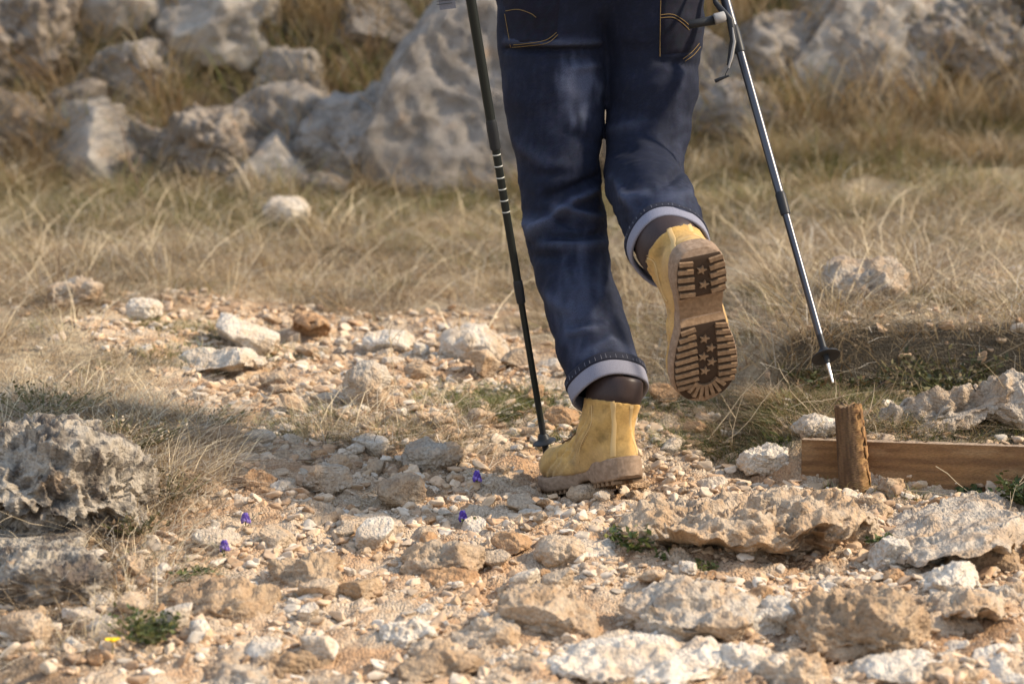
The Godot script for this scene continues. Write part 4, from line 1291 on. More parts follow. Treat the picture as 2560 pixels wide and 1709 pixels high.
	h.cuts = [[Vector3(0.18, 1.955, -5.525), Vector3(0, -0.6, -0.8)]]
	put("hair", h.mesh(Vector3(0.05, 1.78, -5.62), Vector3(0.31, 2.13, -5.30), 0.010).done(), mats.hair, person)
	# the rucksack on the back
	var pack := root("backpack", Vector3(0.18, 1.31, -5.14), "dark hiking backpack worn by the walker, its grey strap end hanging at the top edge", "backpack")
	var pf := Field.new()
	pf.k = 0.05
	pf.bones = [[Vector3(-0.06, 0.07, -0.02), Vector3(-0.055, 0.38, -0.07), 0.07, 0.065], [Vector3(0.06, 0.07, -0.02), Vector3(0.055, 0.38, -0.07), 0.07, 0.065], [Vector3(-0.04, 0.09, 0.03), Vector3(-0.04, 0.32, -0.01), 0.07, 0.06], [Vector3(0.04, 0.09, 0.03), Vector3(0.04, 0.32, -0.01), 0.07, 0.06]]
	put("bag", pf.mesh(Vector3(-0.24, -0.06, -0.20), Vector3(0.24, 0.56, 0.20), 0.012).done(), mats.pack, pack)
	var strap := Shape.new()
	var o := -pack.position
	for k in 2:
		strap.add_box(Transform3D(Basis(Vector3(0, 0, 1), 0.16 if k else 0.12), o + Vector3(-0.128 + 0.002 * k, 1.268 + k * 0.05, -5.0 + k * 0.004)), Vector3(0.032, 0.066, 0.0022))
	strap.add_tube([o + Vector3(-0.130, 1.32, -5.0), o + Vector3(-0.10, 1.36, -5.03), o + Vector3(0.03, 1.40, -5.12)], [0.007, 0.008, 0.008], 8)
	put("strap_end", strap.done(false), mats.webbing, pack)
	for q in [1.2455, 1.252]:
		var hem := Shape.new()
		hem.add_box(Transform3D(Basis(Vector3(0, 0, 1), 0.12), o + Vector3(-0.1312, q, -4.9982)), Vector3(0.030, 0.0012, 0.0016))
		put("stitching", hem.done(false), mats.dark_thread, pack)
	for s in [-1.0, 1.0]:
		var sh := Shape.new()
		sh.add_tube([Vector3(0.10 * s, 0.40, -0.10), Vector3(0.11 * s, 0.49, -0.20), Vector3(0.115 * s, 0.47, -0.36), Vector3(0.12 * s, 0.30, -0.385), Vector3(0.15 * s, 0.12, -0.28), Vector3(0.13 * s, 0.06, -0.06)], [0.02, 0.024, 0.024, 0.024, 0.016, 0.014], 8)
		put("shoulder_strap", sh.done(), mats.pack, pack)

# ---------------------------------------------------------------- poles
const POLE_L := [Vector3(-0.0794, 1.2522, -4.98), Vector3(0.0810, 0.2705, -5.173)]
const POLE_R := [Vector3(0.4320, 1.2548, -5.22), Vector3(0.6108, 0.5297, -4.82)]

func pole(label: String, tip: Vector3, up: Vector3, upper_m: Material, lower_m: Material, joints: Array, rads: Array, basket_r: float, high: float, tilt: Vector3, basket_at := 0.058) -> Node3D:
	var u := up.normalized()
	var o := root("trekking_pole", tip, label, "trekking pole", "pair of trekking poles")
	var t := along(Vector3.ZERO, u)
	var part := func(called: String, prof: Array, m: Material, sides := 20, tt := t) -> void:
		put(called, lathe(prof, tt, sides).done(), m, o)
	part.call("tip", [[0.0008, 0.0], [0.0022, 0.002], [0.0026, 0.012], [0.0034, 0.034], [0.0045, 0.050]], mats.steel, 12)
	part.call("tip_sleeve", [[0.0045, 0.040], [0.0060, 0.046], [0.0072, 0.062], [0.0066, 0.10], [0.0068, 0.14]], mats.black_plastic)
	var bt := t
	bt.basis = Basis(Quaternion(Vector3.UP, (Vector3.UP + tilt).normalized())) * t.basis
	bt.origin = u * basket_at
	part.call("basket", [[0.0065, -0.001], [basket_r * 0.6, -0.002], [basket_r * 0.95, -0.0045], [basket_r, -0.0045], [basket_r * 1.01, -0.003], [basket_r * 0.96, -0.001], [basket_r * 0.6, 0.002], [0.012, 0.005], [0.0105, 0.012], [0.0070, 0.016]], mats.black_plastic, 32, bt)
	part.call("lower_section", [[rads[0], 0.10], [rads[0], joints[0]]], lower_m)
	part.call("joint_collar", [[rads[0], joints[0] - 0.012], [rads[1] + 0.0012, joints[0] - 0.009], [rads[1] + 0.0018, joints[0] + 0.02], [rads[1] + 0.0016, joints[0] + 0.034], [rads[1], joints[0] + 0.038]], mats.black_plastic)
	part.call("middle_section", [[rads[1], joints[0] + 0.03], [rads[1], joints[1]]], lower_m)
	part.call("joint_collar", [[rads[1], joints[1] - 0.012], [rads[2] + 0.0012, joints[1] - 0.009], [rads[2] + 0.0018, joints[1] + 0.03], [rads[2] + 0.0012, joints[1] + 0.045], [rads[2], joints[1] + 0.05]], mats.black_plastic)
	part.call("upper_section", [[rads[2], joints[1] + 0.04], [rads[2] + 0.001, high - 0.10]], upper_m)
	part.call("grip", [[0.011, high - 0.14], [0.0145, high - 0.132], [0.0165, high - 0.10], [0.0150, high - 0.06], [0.0165, high - 0.02], [0.019, high + 0.004], [0.018, high + 0.02], [0.011, high + 0.028], [0.0005, high + 0.03]], mats.cork)
	return o

func poles() -> void:
	var up := POLE_L[0] - POLE_L[1]
	var l := pole("dark trekking pole left of the legs, its tip planted behind the boot's toe", POLE_L[1], up, mats.pole_dark, mats.pole_dark, [0.405, 0.725], [0.0066, 0.0080, 0.0094], 0.0245, 1.40, Vector3(-0.10, 0, -0.08), 0.097)
	# pale length marks round the middle section
	for k in 6:
		var h := 0.585 + k * 0.0235
		put("length_mark", lathe([[0.0081, h], [0.00835, h + 0.0004], [0.00835, h + 0.0020], [0.0081, h + 0.0024]], along(Vector3.ZERO, up.normalized()), 20).done(), mats.mark, l)
	up = POLE_R[0] - POLE_R[1]
	var rp := pole("shiny grey trekking pole lifted off the ground at the right, metal tip in the air", POLE_R[1], up, mats.pole_grey, mats.pole_grey, [0.37, 0.735], [0.0072, 0.0086, 0.0098], 0.0285, 1.24, Vector3(-0.02, 0, -0.14))
	var o := -POLE_R[1]
	var s := Shape.new()
	s.add_tube([o + Vector3(0.352, 1.2060, -5.13), o + Vector3(0.376, 1.2095, -5.13), o + Vector3(0.40, 1.214, -5.14), o + Vector3(0.43, 1.2225, -5.17)], [0.009, 0.0085, 0.010, 0.0095], 12)
	put("strap_buckle", s.done(), mats.black_plastic, rp)
	s = Shape.new()
	s.add_tube([o + Vector3(0.403, 1.2165, -5.128), o + Vector3(0.423, 1.2215, -5.132)], [0.0110, 0.0110], 12)
	put("buckle_slider", s.done(), mats.grey_plastic, rp)
	s = Shape.new()
	s.add_tube([o + Vector3(0.405, 1.31, -5.19), o + Vector3(0.407, 1.25, -5.16), o + Vector3(0.418, 1.234, -5.14), o + Vector3(0.434, 1.2151, -5.13), o + Vector3(0.441, 1.1765, -5.125), o + Vector3(0.432, 1.125, -5.12)], [0.004, 0.0055, 0.0065, 0.0075, 0.0075, 0.005], 8)
	put("wrist_strap", s.done(), mats.black_plastic, rp)
	s = Shape.new()
	s.add_tube([o + Vector3(0.4373, 1.20, -5.112), o + Vector3(0.441, 1.1722, -5.108), o + Vector3(0.4361, 1.1421, -5.108), o + Vector3(0.4300, 1.120, -5.108)], [0.0012, 0.003, 0.0032, 0.002], 6)
	put("strap_cord", s.done(), mats.grey_plastic, rp)
	s = Shape.new()
	s.add_tube([o + Vector3(0.4300, 1.120, -5.108), o + Vector3(0.425, 1.110, -5.11), o + Vector3(0.423, 1.1015, -5.115)], [0.0008, 0.0008, 0.0008], 5)
	s.add_tube([o + Vector3(0.4037, 1.0938, -5.115), o + Vector3(0.414, 1.0985, -5.115), o + Vector3(0.4313, 1.105, -5.115)], [0.0042, 0.0036, 0.0018], 8)
	put("strap_toggle", s.done(), mats.black_plastic, rp)

# ---------------------------------------------------------------- the timber edging
func timber() -> void:
	var a := Vector3(0.580, 0.260, -5.060)
	var b := Vector3(1.75, 0.275, -4.726)
	var board := root("timber_board", a, "weathered brown timber board set on edge across the path at the right", "board")
	var dir := (b - a).normalized()
	var back := dir.cross(Vector3.UP).normalized() * -1.0
	back = Vector3.UP.cross(dir).normalized()
	if back.z > 0.0: back = -back
	var st := Shape.new()
	var nx := 180
	var ny := 22
	var long := a.distance_to(b)
	var rim := func(u: float, y: float, z: float) -> Vector3:
		return dir * (u * long) + Vector3.UP * y + back * z
	var tone := func(u: float, y: float) -> Color:
		var g := n_tone.get_noise_2d(u * 2.0, y * 150.0) * 0.5 + n_tone.get_noise_2d(u * 12.0, y * 420.0) * 0.35
		var c := Vector3(0.34, 0.185, 0.08).lerp(Vector3(0.19, 0.10, 0.048), smoothstep(-0.3, 0.4, g))
		c = c.lerp(Vector3(0.42, 0.26, 0.13), smoothstep(0.1, 0.5, n_tone.get_noise_2d(u * 7.0 + 5.0, y * 20.0)) * 0.6)
		return Color(c.x, c.y, c.z)
	var hi := 0.122
	for q in [[0, 0.0], [1, 0.028]]:
		var s0 := st.v.size()
		for i in nx + 1:
			for j in ny + 1:
				var u := float(i) / nx
				var y := hi * j / ny
				var grain := n_tone.get_noise_2d(u * 3.0, y * 260.0) * 0.0014 + n_fine.get_noise_2d(u * 0.3, y * 4.0) * 0.0006
				var knot := 0.004 * exp(-pow(Vector2((u * long - 0.30) * 1.0, y - 0.055).length() / 0.012, 2.0))
				st.v.append(rim.call(u, y, q[1] + (grain + knot) * (1.0 if q[0] == 0 else -1.0)))
				st.c.append(tone.call(u, y))
		for i in nx:
			for j in ny:
				var k := s0 + i * (ny + 1) + j
				if q[0] == 0: st.quad(k, k + ny + 1, k + ny + 2, k + 1)
				else: st.quad(k, k + 1, k + ny + 2, k + ny + 1)
	# top edge and the two ends
	for i in nx:
		var s0 := st.v.size()
		for e in [[i, 0.0], [i + 1, 0.0], [i + 1, 0.028], [i, 0.028]]:
			st.v.append(rim.call(float(e[0]) / nx, hi - maxf(0.0, n_tone.get_noise_2d(float(e[0]) * 0.35, e[1] * 40.0) - 0.1) * 0.006, e[1]))
			var c: Color = tone.call(float(e[0]) / nx, e[1] * 0.5 + 3.0)
			st.c.append(c.lerp(Color(0.40, 0.33, 0.25), 0.55))
		st.quad(s0, s0 + 1, s0 + 2, s0 + 3)
	for e in [0.0, 1.0]:
		var s0 := st.v.size()
		for q in [[0.0, 0.0], [0.0, 0.028], [hi, 0.028], [hi, 0.0]]:
			st.v.append(rim.call(e, q[0], q[1])); st.c.append(Color(0.16, 0.10, 0.06))
		if e == 0.0: st.quad(s0 + 3, s0 + 2, s0 + 1, s0)
		else: st.quad(s0, s0 + 1, s0 + 2, s0 + 3)
	put("plank", st.done(), mats.wood, board)
	# stake
	var foot := Vector3(0.681, 0.250, -4.985)
	var stake := root("wooden_stake", foot, "short broken wooden stake with peeling bark in front of the timber board", "stake")
	var core := Shape.new()
	var h := 0.212
	var ax := Vector3(-0.092, 1.0, -0.06).normalized()
	var t := along(Vector3.ZERO, ax)
	var sides := 44
	var rows := 70
	for j in rows + 1:
		for s in sides:
			var v := float(j) / rows
			var an := TAU * s / sides
			var barky := smoothstep(-0.15, 0.25, cos(an - 0.35)) # bark is left on the right side
			var rr := lerpf(0.030, 0.0245, v) * (1.0 + 0.05 * sin(an * 2.0 + 1.0))
			rr += barky * (0.0035 + 0.004 * n_ridge.get_noise_3d(cos(an) * 2.2, v * 9.0, sin(an) * 2.2) + 0.003 * n_cell.get_noise_3d(cos(an) * 4.0, v * 14.0, sin(an) * 4.0))
			rr += (1.0 - barky) * 0.0012 * n_tone.get_noise_2d(an * 6.0, v * 1.2)
			var y := h * v
			if j == rows: y += n_tone.get_noise_2d(cos(an) * 3.0, sin(an) * 3.0) * 0.012
			core.v.append(t * Vector3(cos(an) * rr, y, -sin(an) * rr))
			var g := n_tone.get_noise_3d(cos(an) * 3.0, v * 12.0, sin(an) * 3.0)
			var c := Vector3(0.17, 0.105, 0.055).lerp(Vector3(0.10, 0.06, 0.035), smoothstep(-0.3, 0.4, n_tone.get_noise_2d(an * 9.0, v * 2.0)))
			var bk := Vector3(0.36, 0.205, 0.085).lerp(Vector3(0.16, 0.085, 0.04), smoothstep(-0.15, 0.35, g + n_tone.get_noise_3d(cos(an) * 9.0, v * 40.0, sin(an) * 9.0) * 0.6))
			c = c.lerp(bk, barky)
			core.c.append(Color(c.x, c.y, c.z))
	for j in rows:
		for s in sides:
			var s2: int = (s + 1) % sides
			core.quad(j * sides + s, j * sides + s2, (j + 1) * sides + s2, (j + 1) * sides + s)
	var tip := core.v.size()
	core.v.append(t * Vector3(0, h - 0.004, 0)); core.c.append(Color(0.30, 0.22, 0.13))
	for s in sides: core.tri(tip, rows * sides + s, rows * sides + (s + 1) % sides)
	put("post", core.done(), mats.wood, stake)
	# loose flakes of bark
	var rg := RandomNumberGenerator.new()
	rg.seed = 91
	for k in 26:
		var v := rg.randf_range(0.15, 0.97)
		var an := rg.randf_range(-0.7, 1.1)
		var rr := lerpf(0.0345, 0.0285, v)
		var out := Vector3(cos(an), 0, -sin(an))
		var flake := rock_shape(Vector3(rg.randf_range(0.008, 0.013), rg.randf_range(0.012, 0.026), 0.004), "slab", "bark", 900 + k, 2)
		var m := put("bark_flake", flake, mats.bark, stake)
		m.transform = t * Transform3D(Basis.looking_at(out, Vector3.UP).rotated(out, rg.randfn() * 0.25), out * rr + Vector3(0, h * v, 0))

# ---------------------------------------------------------------- single plants
func flower_spike(label: String, x: float, d: float, high: float, seed_: int) -> void:
	var rg := RandomNumberGenerator.new()
	rg.seed = seed_
	var at := spot(x, d, -0.005)
	var o := root("purple_flower", at, label, "flower", "purple wild flowers on the path")
	var st := Shape.new()
	var lean := Vector3(rg.randfn() * 0.12, 1, rg.randfn() * 0.12)
	st.add_tube([Vector3.ZERO, lean * high * 0.5, lean * high], [0.0014, 0.0012, 0.0009], 6)
	put("stem", st.done(), mats.stem, o)
	for k in 22:
		var v := k / 22.0
		var an := k * 2.4
		var rr := 0.0075 * (1.0 - v * 0.65)
		var b := Shape.new()
		var c := lean * high * (0.55 + 0.48 * v) + Vector3(cos(an), 0, sin(an)) * rr
		var src: Array = ico(1)
		for q: Vector3 in src[0]: b.v.append(c + q * Vector3(0.0030, 0.0042, 0.0030))
		var f: PackedInt32Array = src[1]
		for e in range(0, f.size(), 3): b.tri(f[e], f[e + 1], f[e + 2])
		put("floret", b.done(), mats.violet if k % 3 else mats.violet_pale, o)
	for k in 3:
		var lf := Shape.new()
		var an := rg.randf() * TAU
		blade(lf, Vector3.ZERO, Vector3(cos(an), 0, sin(an)) * 0.8, 0.05, 0.003, 0.6, Color(0.07, 0.10, 0.03), 5)
		put("leaf", lf.done(), mats.leaf, o)

func leafy(called: String, label: String, x: float, d: float, rad: float, high: float, n: int, leaf: float, cols: Array, seed_: int) -> void:
	var rg := RandomNumberGenerator.new()
	rg.seed = seed_
	var o := root(called, spot(x, d, -0.004), label, "plant", "")
	var stems := Shape.new()
	var lv := Shape.new()
	var many := maxi(5, n / 14)
	for k in many:
		var an := rg.randf() * TAU
		var reach := rad * sqrt(rg.randf())
		var hh := high * rg.randf_range(0.5, 1.0) * (1.0 - 0.4 * reach / rad)
		var e := Vector3(cos(an) * reach, hh, sin(an) * reach)
		var mid := e * Vector3(0.6, 0.5, 0.6)
		stems.add_tube([Vector3.ZERO, mid, e], [0.0013, 0.001, 0.0006], 5)
		for j in n / many:
			var v := rg.randf_range(0.25, 1.05)
			var p := mid.lerp(e, (v - 0.5) * 2.0) if v > 0.5 else Vector3.ZERO.lerp(mid, v * 2.0)
			p += Vector3(rg.randfn(), rg.randfn() * 0.6, rg.randfn()) * leaf * 0.4
			var dir := Vector3(rg.randfn(), rg.randf_range(-0.2, 0.9), rg.randfn()).normalized()
			var side := dir.cross(Vector3(rg.randfn(), rg.randfn(), rg.randfn())).normalized()
			var s := leaf * rg.randf_range(0.6, 1.2)
			var up := side.cross(dir)
			var b := lv.v.size()
			lv.v.append(p); lv.v.append(p + dir * s * 0.45 + side * s * 0.26 + up * s * 0.05); lv.v.append(p + dir * s); lv.v.append(p + dir * s * 0.45 - side * s * 0.26 + up * s * 0.05)
			var c: Vector3 = cols[rg.randi() % cols.size()] * rg.randf_range(0.8, 1.2)
			for q in 4: lv.c.append(Color(c.x, c.y, c.z))
			lv.quad(b, b + 1, b + 2, b + 3)
	put("stems", stems.done(), mats.stem, o)
	tag(put("leaves", lv.done(), mats.leaf, o), "", "", "", "stuff")

func twig(called: String, label: String, at: Vector3, dir: Vector3, long: float, rad: float, forks: int, m: Material, seed_: int) -> void:
	var rg := RandomNumberGenerator.new()
	rg.seed = seed_
	var o := root(called, at, label, "stem", "")
	var st := Shape.new()
	var line := func(from: Vector3, dd: Vector3, ln: float, rr: float) -> Array:
		var pts := [from]
		var rad2 := [rr]
		var v := dd.normalized()
		for k in 6:
			v = (v + Vector3(rg.randfn(), rg.randfn(), rg.randfn()) * 0.14).normalized()
			pts.append(pts[-1] + v * ln / 6.0)
			rad2.append(rr * (1.0 - 0.13 * (k + 1)))
		st.add_tube(pts, rad2, 5)
		return pts
	var main: Array = line.call(Vector3.ZERO, dir, long, rad)
	for k in forks:
		var j := 2 + rg.randi() % 4
		var side := dir.normalized() * 0.8 + Vector3(rg.randfn(), rg.randfn() * 0.5, rg.randfn()) * 0.55
		line.call(main[j], side, long * rg.randf_range(0.25, 0.5), rad * 0.7)
	put("stalk", st.done(), m, o)

func plants() -> void:
	flower_spike("purple flower spike nearest the front boot's toe, under the pole", -0.069, 5.02, 0.036, 1)
	flower_spike("small purple flower below the other one, over the tan slab", -0.091, 4.81, 0.034, 2)
	flower_spike("purple flower alone on bare orange soil left of the tan slab", -0.498, 4.71, 0.030, 3)
	flower_spike("tiny purple flower lowest on the path, near the dry grass edge", -0.518, 4.53, 0.030, 4)
	# yellow flower
	var o := root("yellow_flower", spot(-0.638, 3.99, 0.0), "yellow flower at the bottom edge of the photo", "flower")
	var st := Shape.new()
	st.add_tube([Vector3.ZERO, Vector3(0.001, 0.012, 0), Vector3(0.002, 0.026, 0.002)], [0.0012, 0.0011, 0.001], 6)
	put("stem", st.done(), mats.stem, o)
	for k in 12:
		var an := TAU * k / 12.0
		var p := Shape.new()
		var c := Vector3(0.002, 0.027, 0.002)
		var dv := Vector3(cos(an), 0.35, sin(an))
		var sv := Vector3(-sin(an), 0, cos(an))
		for q in [[0.0, 0.001], [0.006, 0.0030], [0.011, 0.0034], [0.0135, 0.0015]]:
			p.v.append(c + dv * q[0] - sv * q[1]); p.v.append(c + dv * q[0] + sv * q[1])
		for e in 3: p.quad(e * 2, e * 2 + 1, e * 2 + 3, e * 2 + 2)
		put("petal", p.done(), mats.yellow, o)
	put("flower_head", lathe([[0.0052, 0.0], [0.005, 0.003], [0.003, 0.005], [0.0003, 0.006]], Transform3D(Basis(), Vector3(0.002, 0.027, 0.002)), 12).done(), mats.yellow, o)
	leafy("green_plant", "dark green leafy plant beside the limestone outcrop, below the front boot", 0.225, 4.56, 0.05, 0.06, 240, 0.016, [Vector3(0.05, 0.07, 0.022), Vector3(0.09, 0.11, 0.03), Vector3(0.16, 0.16, 0.045)], 11)
	leafy("green_plant", "bushy dark green plant at the lower left of the path", -0.595, 4.06, 0.07, 0.07, 420, 0.013, [Vector3(0.045, 0.06, 0.02), Vector3(0.07, 0.085, 0.025), Vector3(0.12, 0.12, 0.04)], 12)
	leafy("green_plant", "tiny green rosette right of the limestone outcrop", 0.672, 4.62, 0.028, 0.025, 70, 0.014, [Vector3(0.06, 0.085, 0.03), Vector3(0.10, 0.13, 0.05)], 13)
	leafy("green_plant", "small green plant at the edge of the dry grass near the lowest purple flower", -0.563, 4.42, 0.035, 0.03, 90, 0.014, [Vector3(0.07, 0.10, 0.03), Vector3(0.11, 0.12, 0.04)], 14)
	leafy("green_plant", "low green plant at the foot of the outcrop's dark hollow", 0.345, 4.49, 0.045, 0.025, 120, 0.013, [Vector3(0.09, 0.11, 0.035), Vector3(0.13, 0.14, 0.05)], 15)
	leafy("green_plant", "low green plant in the crack between leafy plant and outcrop", 0.275, 4.52, 0.03, 0.025, 70, 0.012, [Vector3(0.09, 0.11, 0.035), Vector3(0.15, 0.16, 0.05)], 16)
	leafy("green_plant", "dark leafy creeper covering the right end of the timber board", 1.00, 4.90, 0.06, 0.10, 300, 0.018, [Vector3(0.035, 0.05, 0.02), Vector3(0.05, 0.07, 0.025), Vector3(0.08, 0.09, 0.03)], 17)
	leafy("green_plant", "dark leaves lying against the lower face of the timber board", 0.90, 4.94, 0.04, 0.035, 90, 0.015, [Vector3(0.035, 0.05, 0.02), Vector3(0.06, 0.08, 0.03)], 18)
	leafy("green_plant", "small green leaves on the rubble below the lower purple flowers", -0.075, 4.75, 0.018, 0.03, 40, 0.011, [Vector3(0.08, 0.10, 0.035), Vector3(0.13, 0.14, 0.05)], 19)
	leafy("green_plant", "dark shrubby growth in the shade of the grassy lip at the right", 0.98, 5.52, 0.24, 0.12, 900, 0.018, [Vector3(0.05, 0.055, 0.028), Vector3(0.085, 0.085, 0.04), Vector3(0.13, 0.11, 0.05), Vector3(0.24, 0.18, 0.10)], 20)
	leafy("green_plant", "low dark weeds under the grassy lip behind the wooden stake", 0.72, 5.54, 0.15, 0.07, 420, 0.015, [Vector3(0.05, 0.055, 0.025), Vector3(0.08, 0.08, 0.03), Vector3(0.16, 0.10, 0.05)], 21)
	leafy("dry_scrub", "brown dry scrub right behind the pitted boulder at the left", -0.80, 5.12, 0.15, 0.09, 700, 0.012, [Vector3(0.22, 0.155, 0.09), Vector3(0.32, 0.245, 0.15), Vector3(0.13, 0.11, 0.055), Vector3(0.42, 0.34, 0.23)], 31)
	leafy("dry_scrub", "tangled brown scrub between the pitted boulder and the path", -0.665, 4.84, 0.09, 0.09, 420, 0.011, [Vector3(0.26, 0.19, 0.115), Vector3(0.38, 0.30, 0.20), Vector3(0.15, 0.12, 0.065)], 32)
	leafy("dry_scrub", "dark olive scrub at the left edge above the pitted boulder", -0.99, 5.35, 0.15, 0.10, 600, 0.013, [Vector3(0.13, 0.115, 0.05), Vector3(0.24, 0.19, 0.10), Vector3(0.34, 0.27, 0.16)], 33)
	leafy("dry_scrub", "low brown scrub left of the path, near the brown cube shaped rock", -0.66, 5.42, 0.12, 0.06, 420, 0.011, [Vector3(0.24, 0.18, 0.10), Vector3(0.36, 0.28, 0.18), Vector3(0.14, 0.13, 0.06)], 34)
	leafy("dry_scrub", "brown scrub beside the flat ledge rock at the left", -0.69, 4.60, 0.07, 0.07, 260, 0.011, [Vector3(0.20, 0.14, 0.085), Vector3(0.33, 0.25, 0.16), Vector3(0.11, 0.10, 0.05)], 35)
	var rg := RandomNumberGenerator.new()
	rg.seed = 404
	for k in 60:
		var right := k < 44
		var x := rg.randf_range(0.40, 1.15) if right else rg.randf_range(-1.05, -0.58)
		var d := rg.randf_range(5.15, 6.5) if right else rg.randf_range(4.6, 5.9)
		var an := rg.randf() * TAU
		twig("dry_straw", "single long pale straw among the grass on the %s" % ("right slope" if right else "left of the path"), spot(x, d, 0.01), Vector3(cos(an) * 1.3, rg.randf_range(0.15, 1.1), sin(an) * 0.8), rg.randf_range(0.10, 0.26), rg.randf_range(0.0008, 0.0013), rg.randi() % 2, mats.straw, 600 + k)
		get_child(-1).set_meta("group", "long straws on the %s" % ("right slope" if right else "left of the path"))
	var straw: Material = mats.straw
	var list := [
		["forked dry grey weed standing on the upper path", -0.262, 5.78, Vector3(0.0, 1, 0.05), 0.15, 0.0016, 5], ["thin leaning stalk rising from the grass above the white round rock", -0.888, 6.45, Vector3(0.22, 1, 0), 0.19, 0.0014, 1],
		["tall branching dry stalk in front of the bank at the left", -1.13, 7.9, Vector3(-0.35, 1, 0), 0.34, 0.0022, 4], ["second dry stalk in front of the bank, leaning right", -1.0, 7.9, Vector3(0.25, 1, 0), 0.24, 0.002, 2],
		["dry stem standing before the dark rough rock of the bank", -0.98, 7.7, Vector3(0.02, 1, 0), 0.22, 0.002, 1], ["upright dry grass stalk just behind the wooden stake", 0.662, 5.10, Vector3(0.03, 1, 0), 0.23, 0.0014, 2],
		["dry stalk leaning right behind the wooden stake", 0.655, 5.08, Vector3(0.5, 0.8, 0), 0.17, 0.0016, 2], ["bent straw beside the toe of the raised boot", 0.455, 5.25, Vector3(0.1, 1, 0), 0.16, 0.0013, 2],
		["long straw lying across the grass behind the raised boot", 0.47, 5.55, Vector3(1, 0.22, 0), 0.40, 0.0012, 1], ["dry brown stem left of the white slanting slab", -0.74, 5.75, Vector3(0.15, 1, 0), 0.13, 0.0013, 1],
		["pair of thin stems on the path under the white slab", -0.55, 5.42, Vector3(0.35, 1, 0), 0.13, 0.0012, 2], ["dark upright stem at the far left in the dry grass", -1.18, 6.6, Vector3(-0.03, 1, 0), 0.17, 0.0015, 1],
		["thin brown stalk in the dry grass at the left", -1.02, 6.5, Vector3(0.06, 1, 0), 0.20, 0.0014, 1], ["curled pale straw lying on the ground before the timber board", 0.76, 4.94, Vector3(0.7, -0.05, 0.3), 0.12, 0.0012, 0],
		["grey branched twig lying against the timber board at the right", 0.93, 4.915, Vector3(0.35, 0.8, -0.1), 0.09, 0.0022, 4], ["pale straw crossing the right part of the timber board", 0.83, 4.945, Vector3(0.9, -0.35, 0.2), 0.16, 0.0010, 1],
		["dry twig curving up in front of the board's right end", 0.955, 4.86, Vector3(0.3, 0.9, -0.1), 0.10, 0.0018, 3], ["straw leaning over the pale lumpy stone behind the board", 0.56, 5.2, Vector3(0.8, 0.7, 0), 0.2, 0.0011, 1],
		["long straw sloping over the shaded ground left of the stake", 0.50, 5.2, Vector3(1, 0.5, 0.1), 0.24, 0.0012, 2], ["straw hanging over the shaded lip at the right", 0.9, 5.6, Vector3(0.9, -0.12, 0.3), 0.22, 0.0011, 1],
		["pale twig lying on soil left of the grey rough rock", -0.44, 5.14, Vector3(1, 0.02, 0.1), 0.14, 0.0013, 1], ["thin straw in the dark grass right of the pitted boulder", -0.60, 4.62, Vector3(-0.1, 1, 0), 0.09, 0.0012, 1]]
	var k := 0
	for q in list:
		k += 1
		twig("dry_weed", q[0], spot(q[1], q[2], 0.012 if q[3].y < 0.4 else -0.01) + (Vector3(0, 0.06, 0.0) if q[0].contains("crossing") or q[0].contains("hanging") else Vector3.ZERO), q[3], q[4], q[5], q[6], straw if k % 3 else mats.dead_wood, 300 + k)

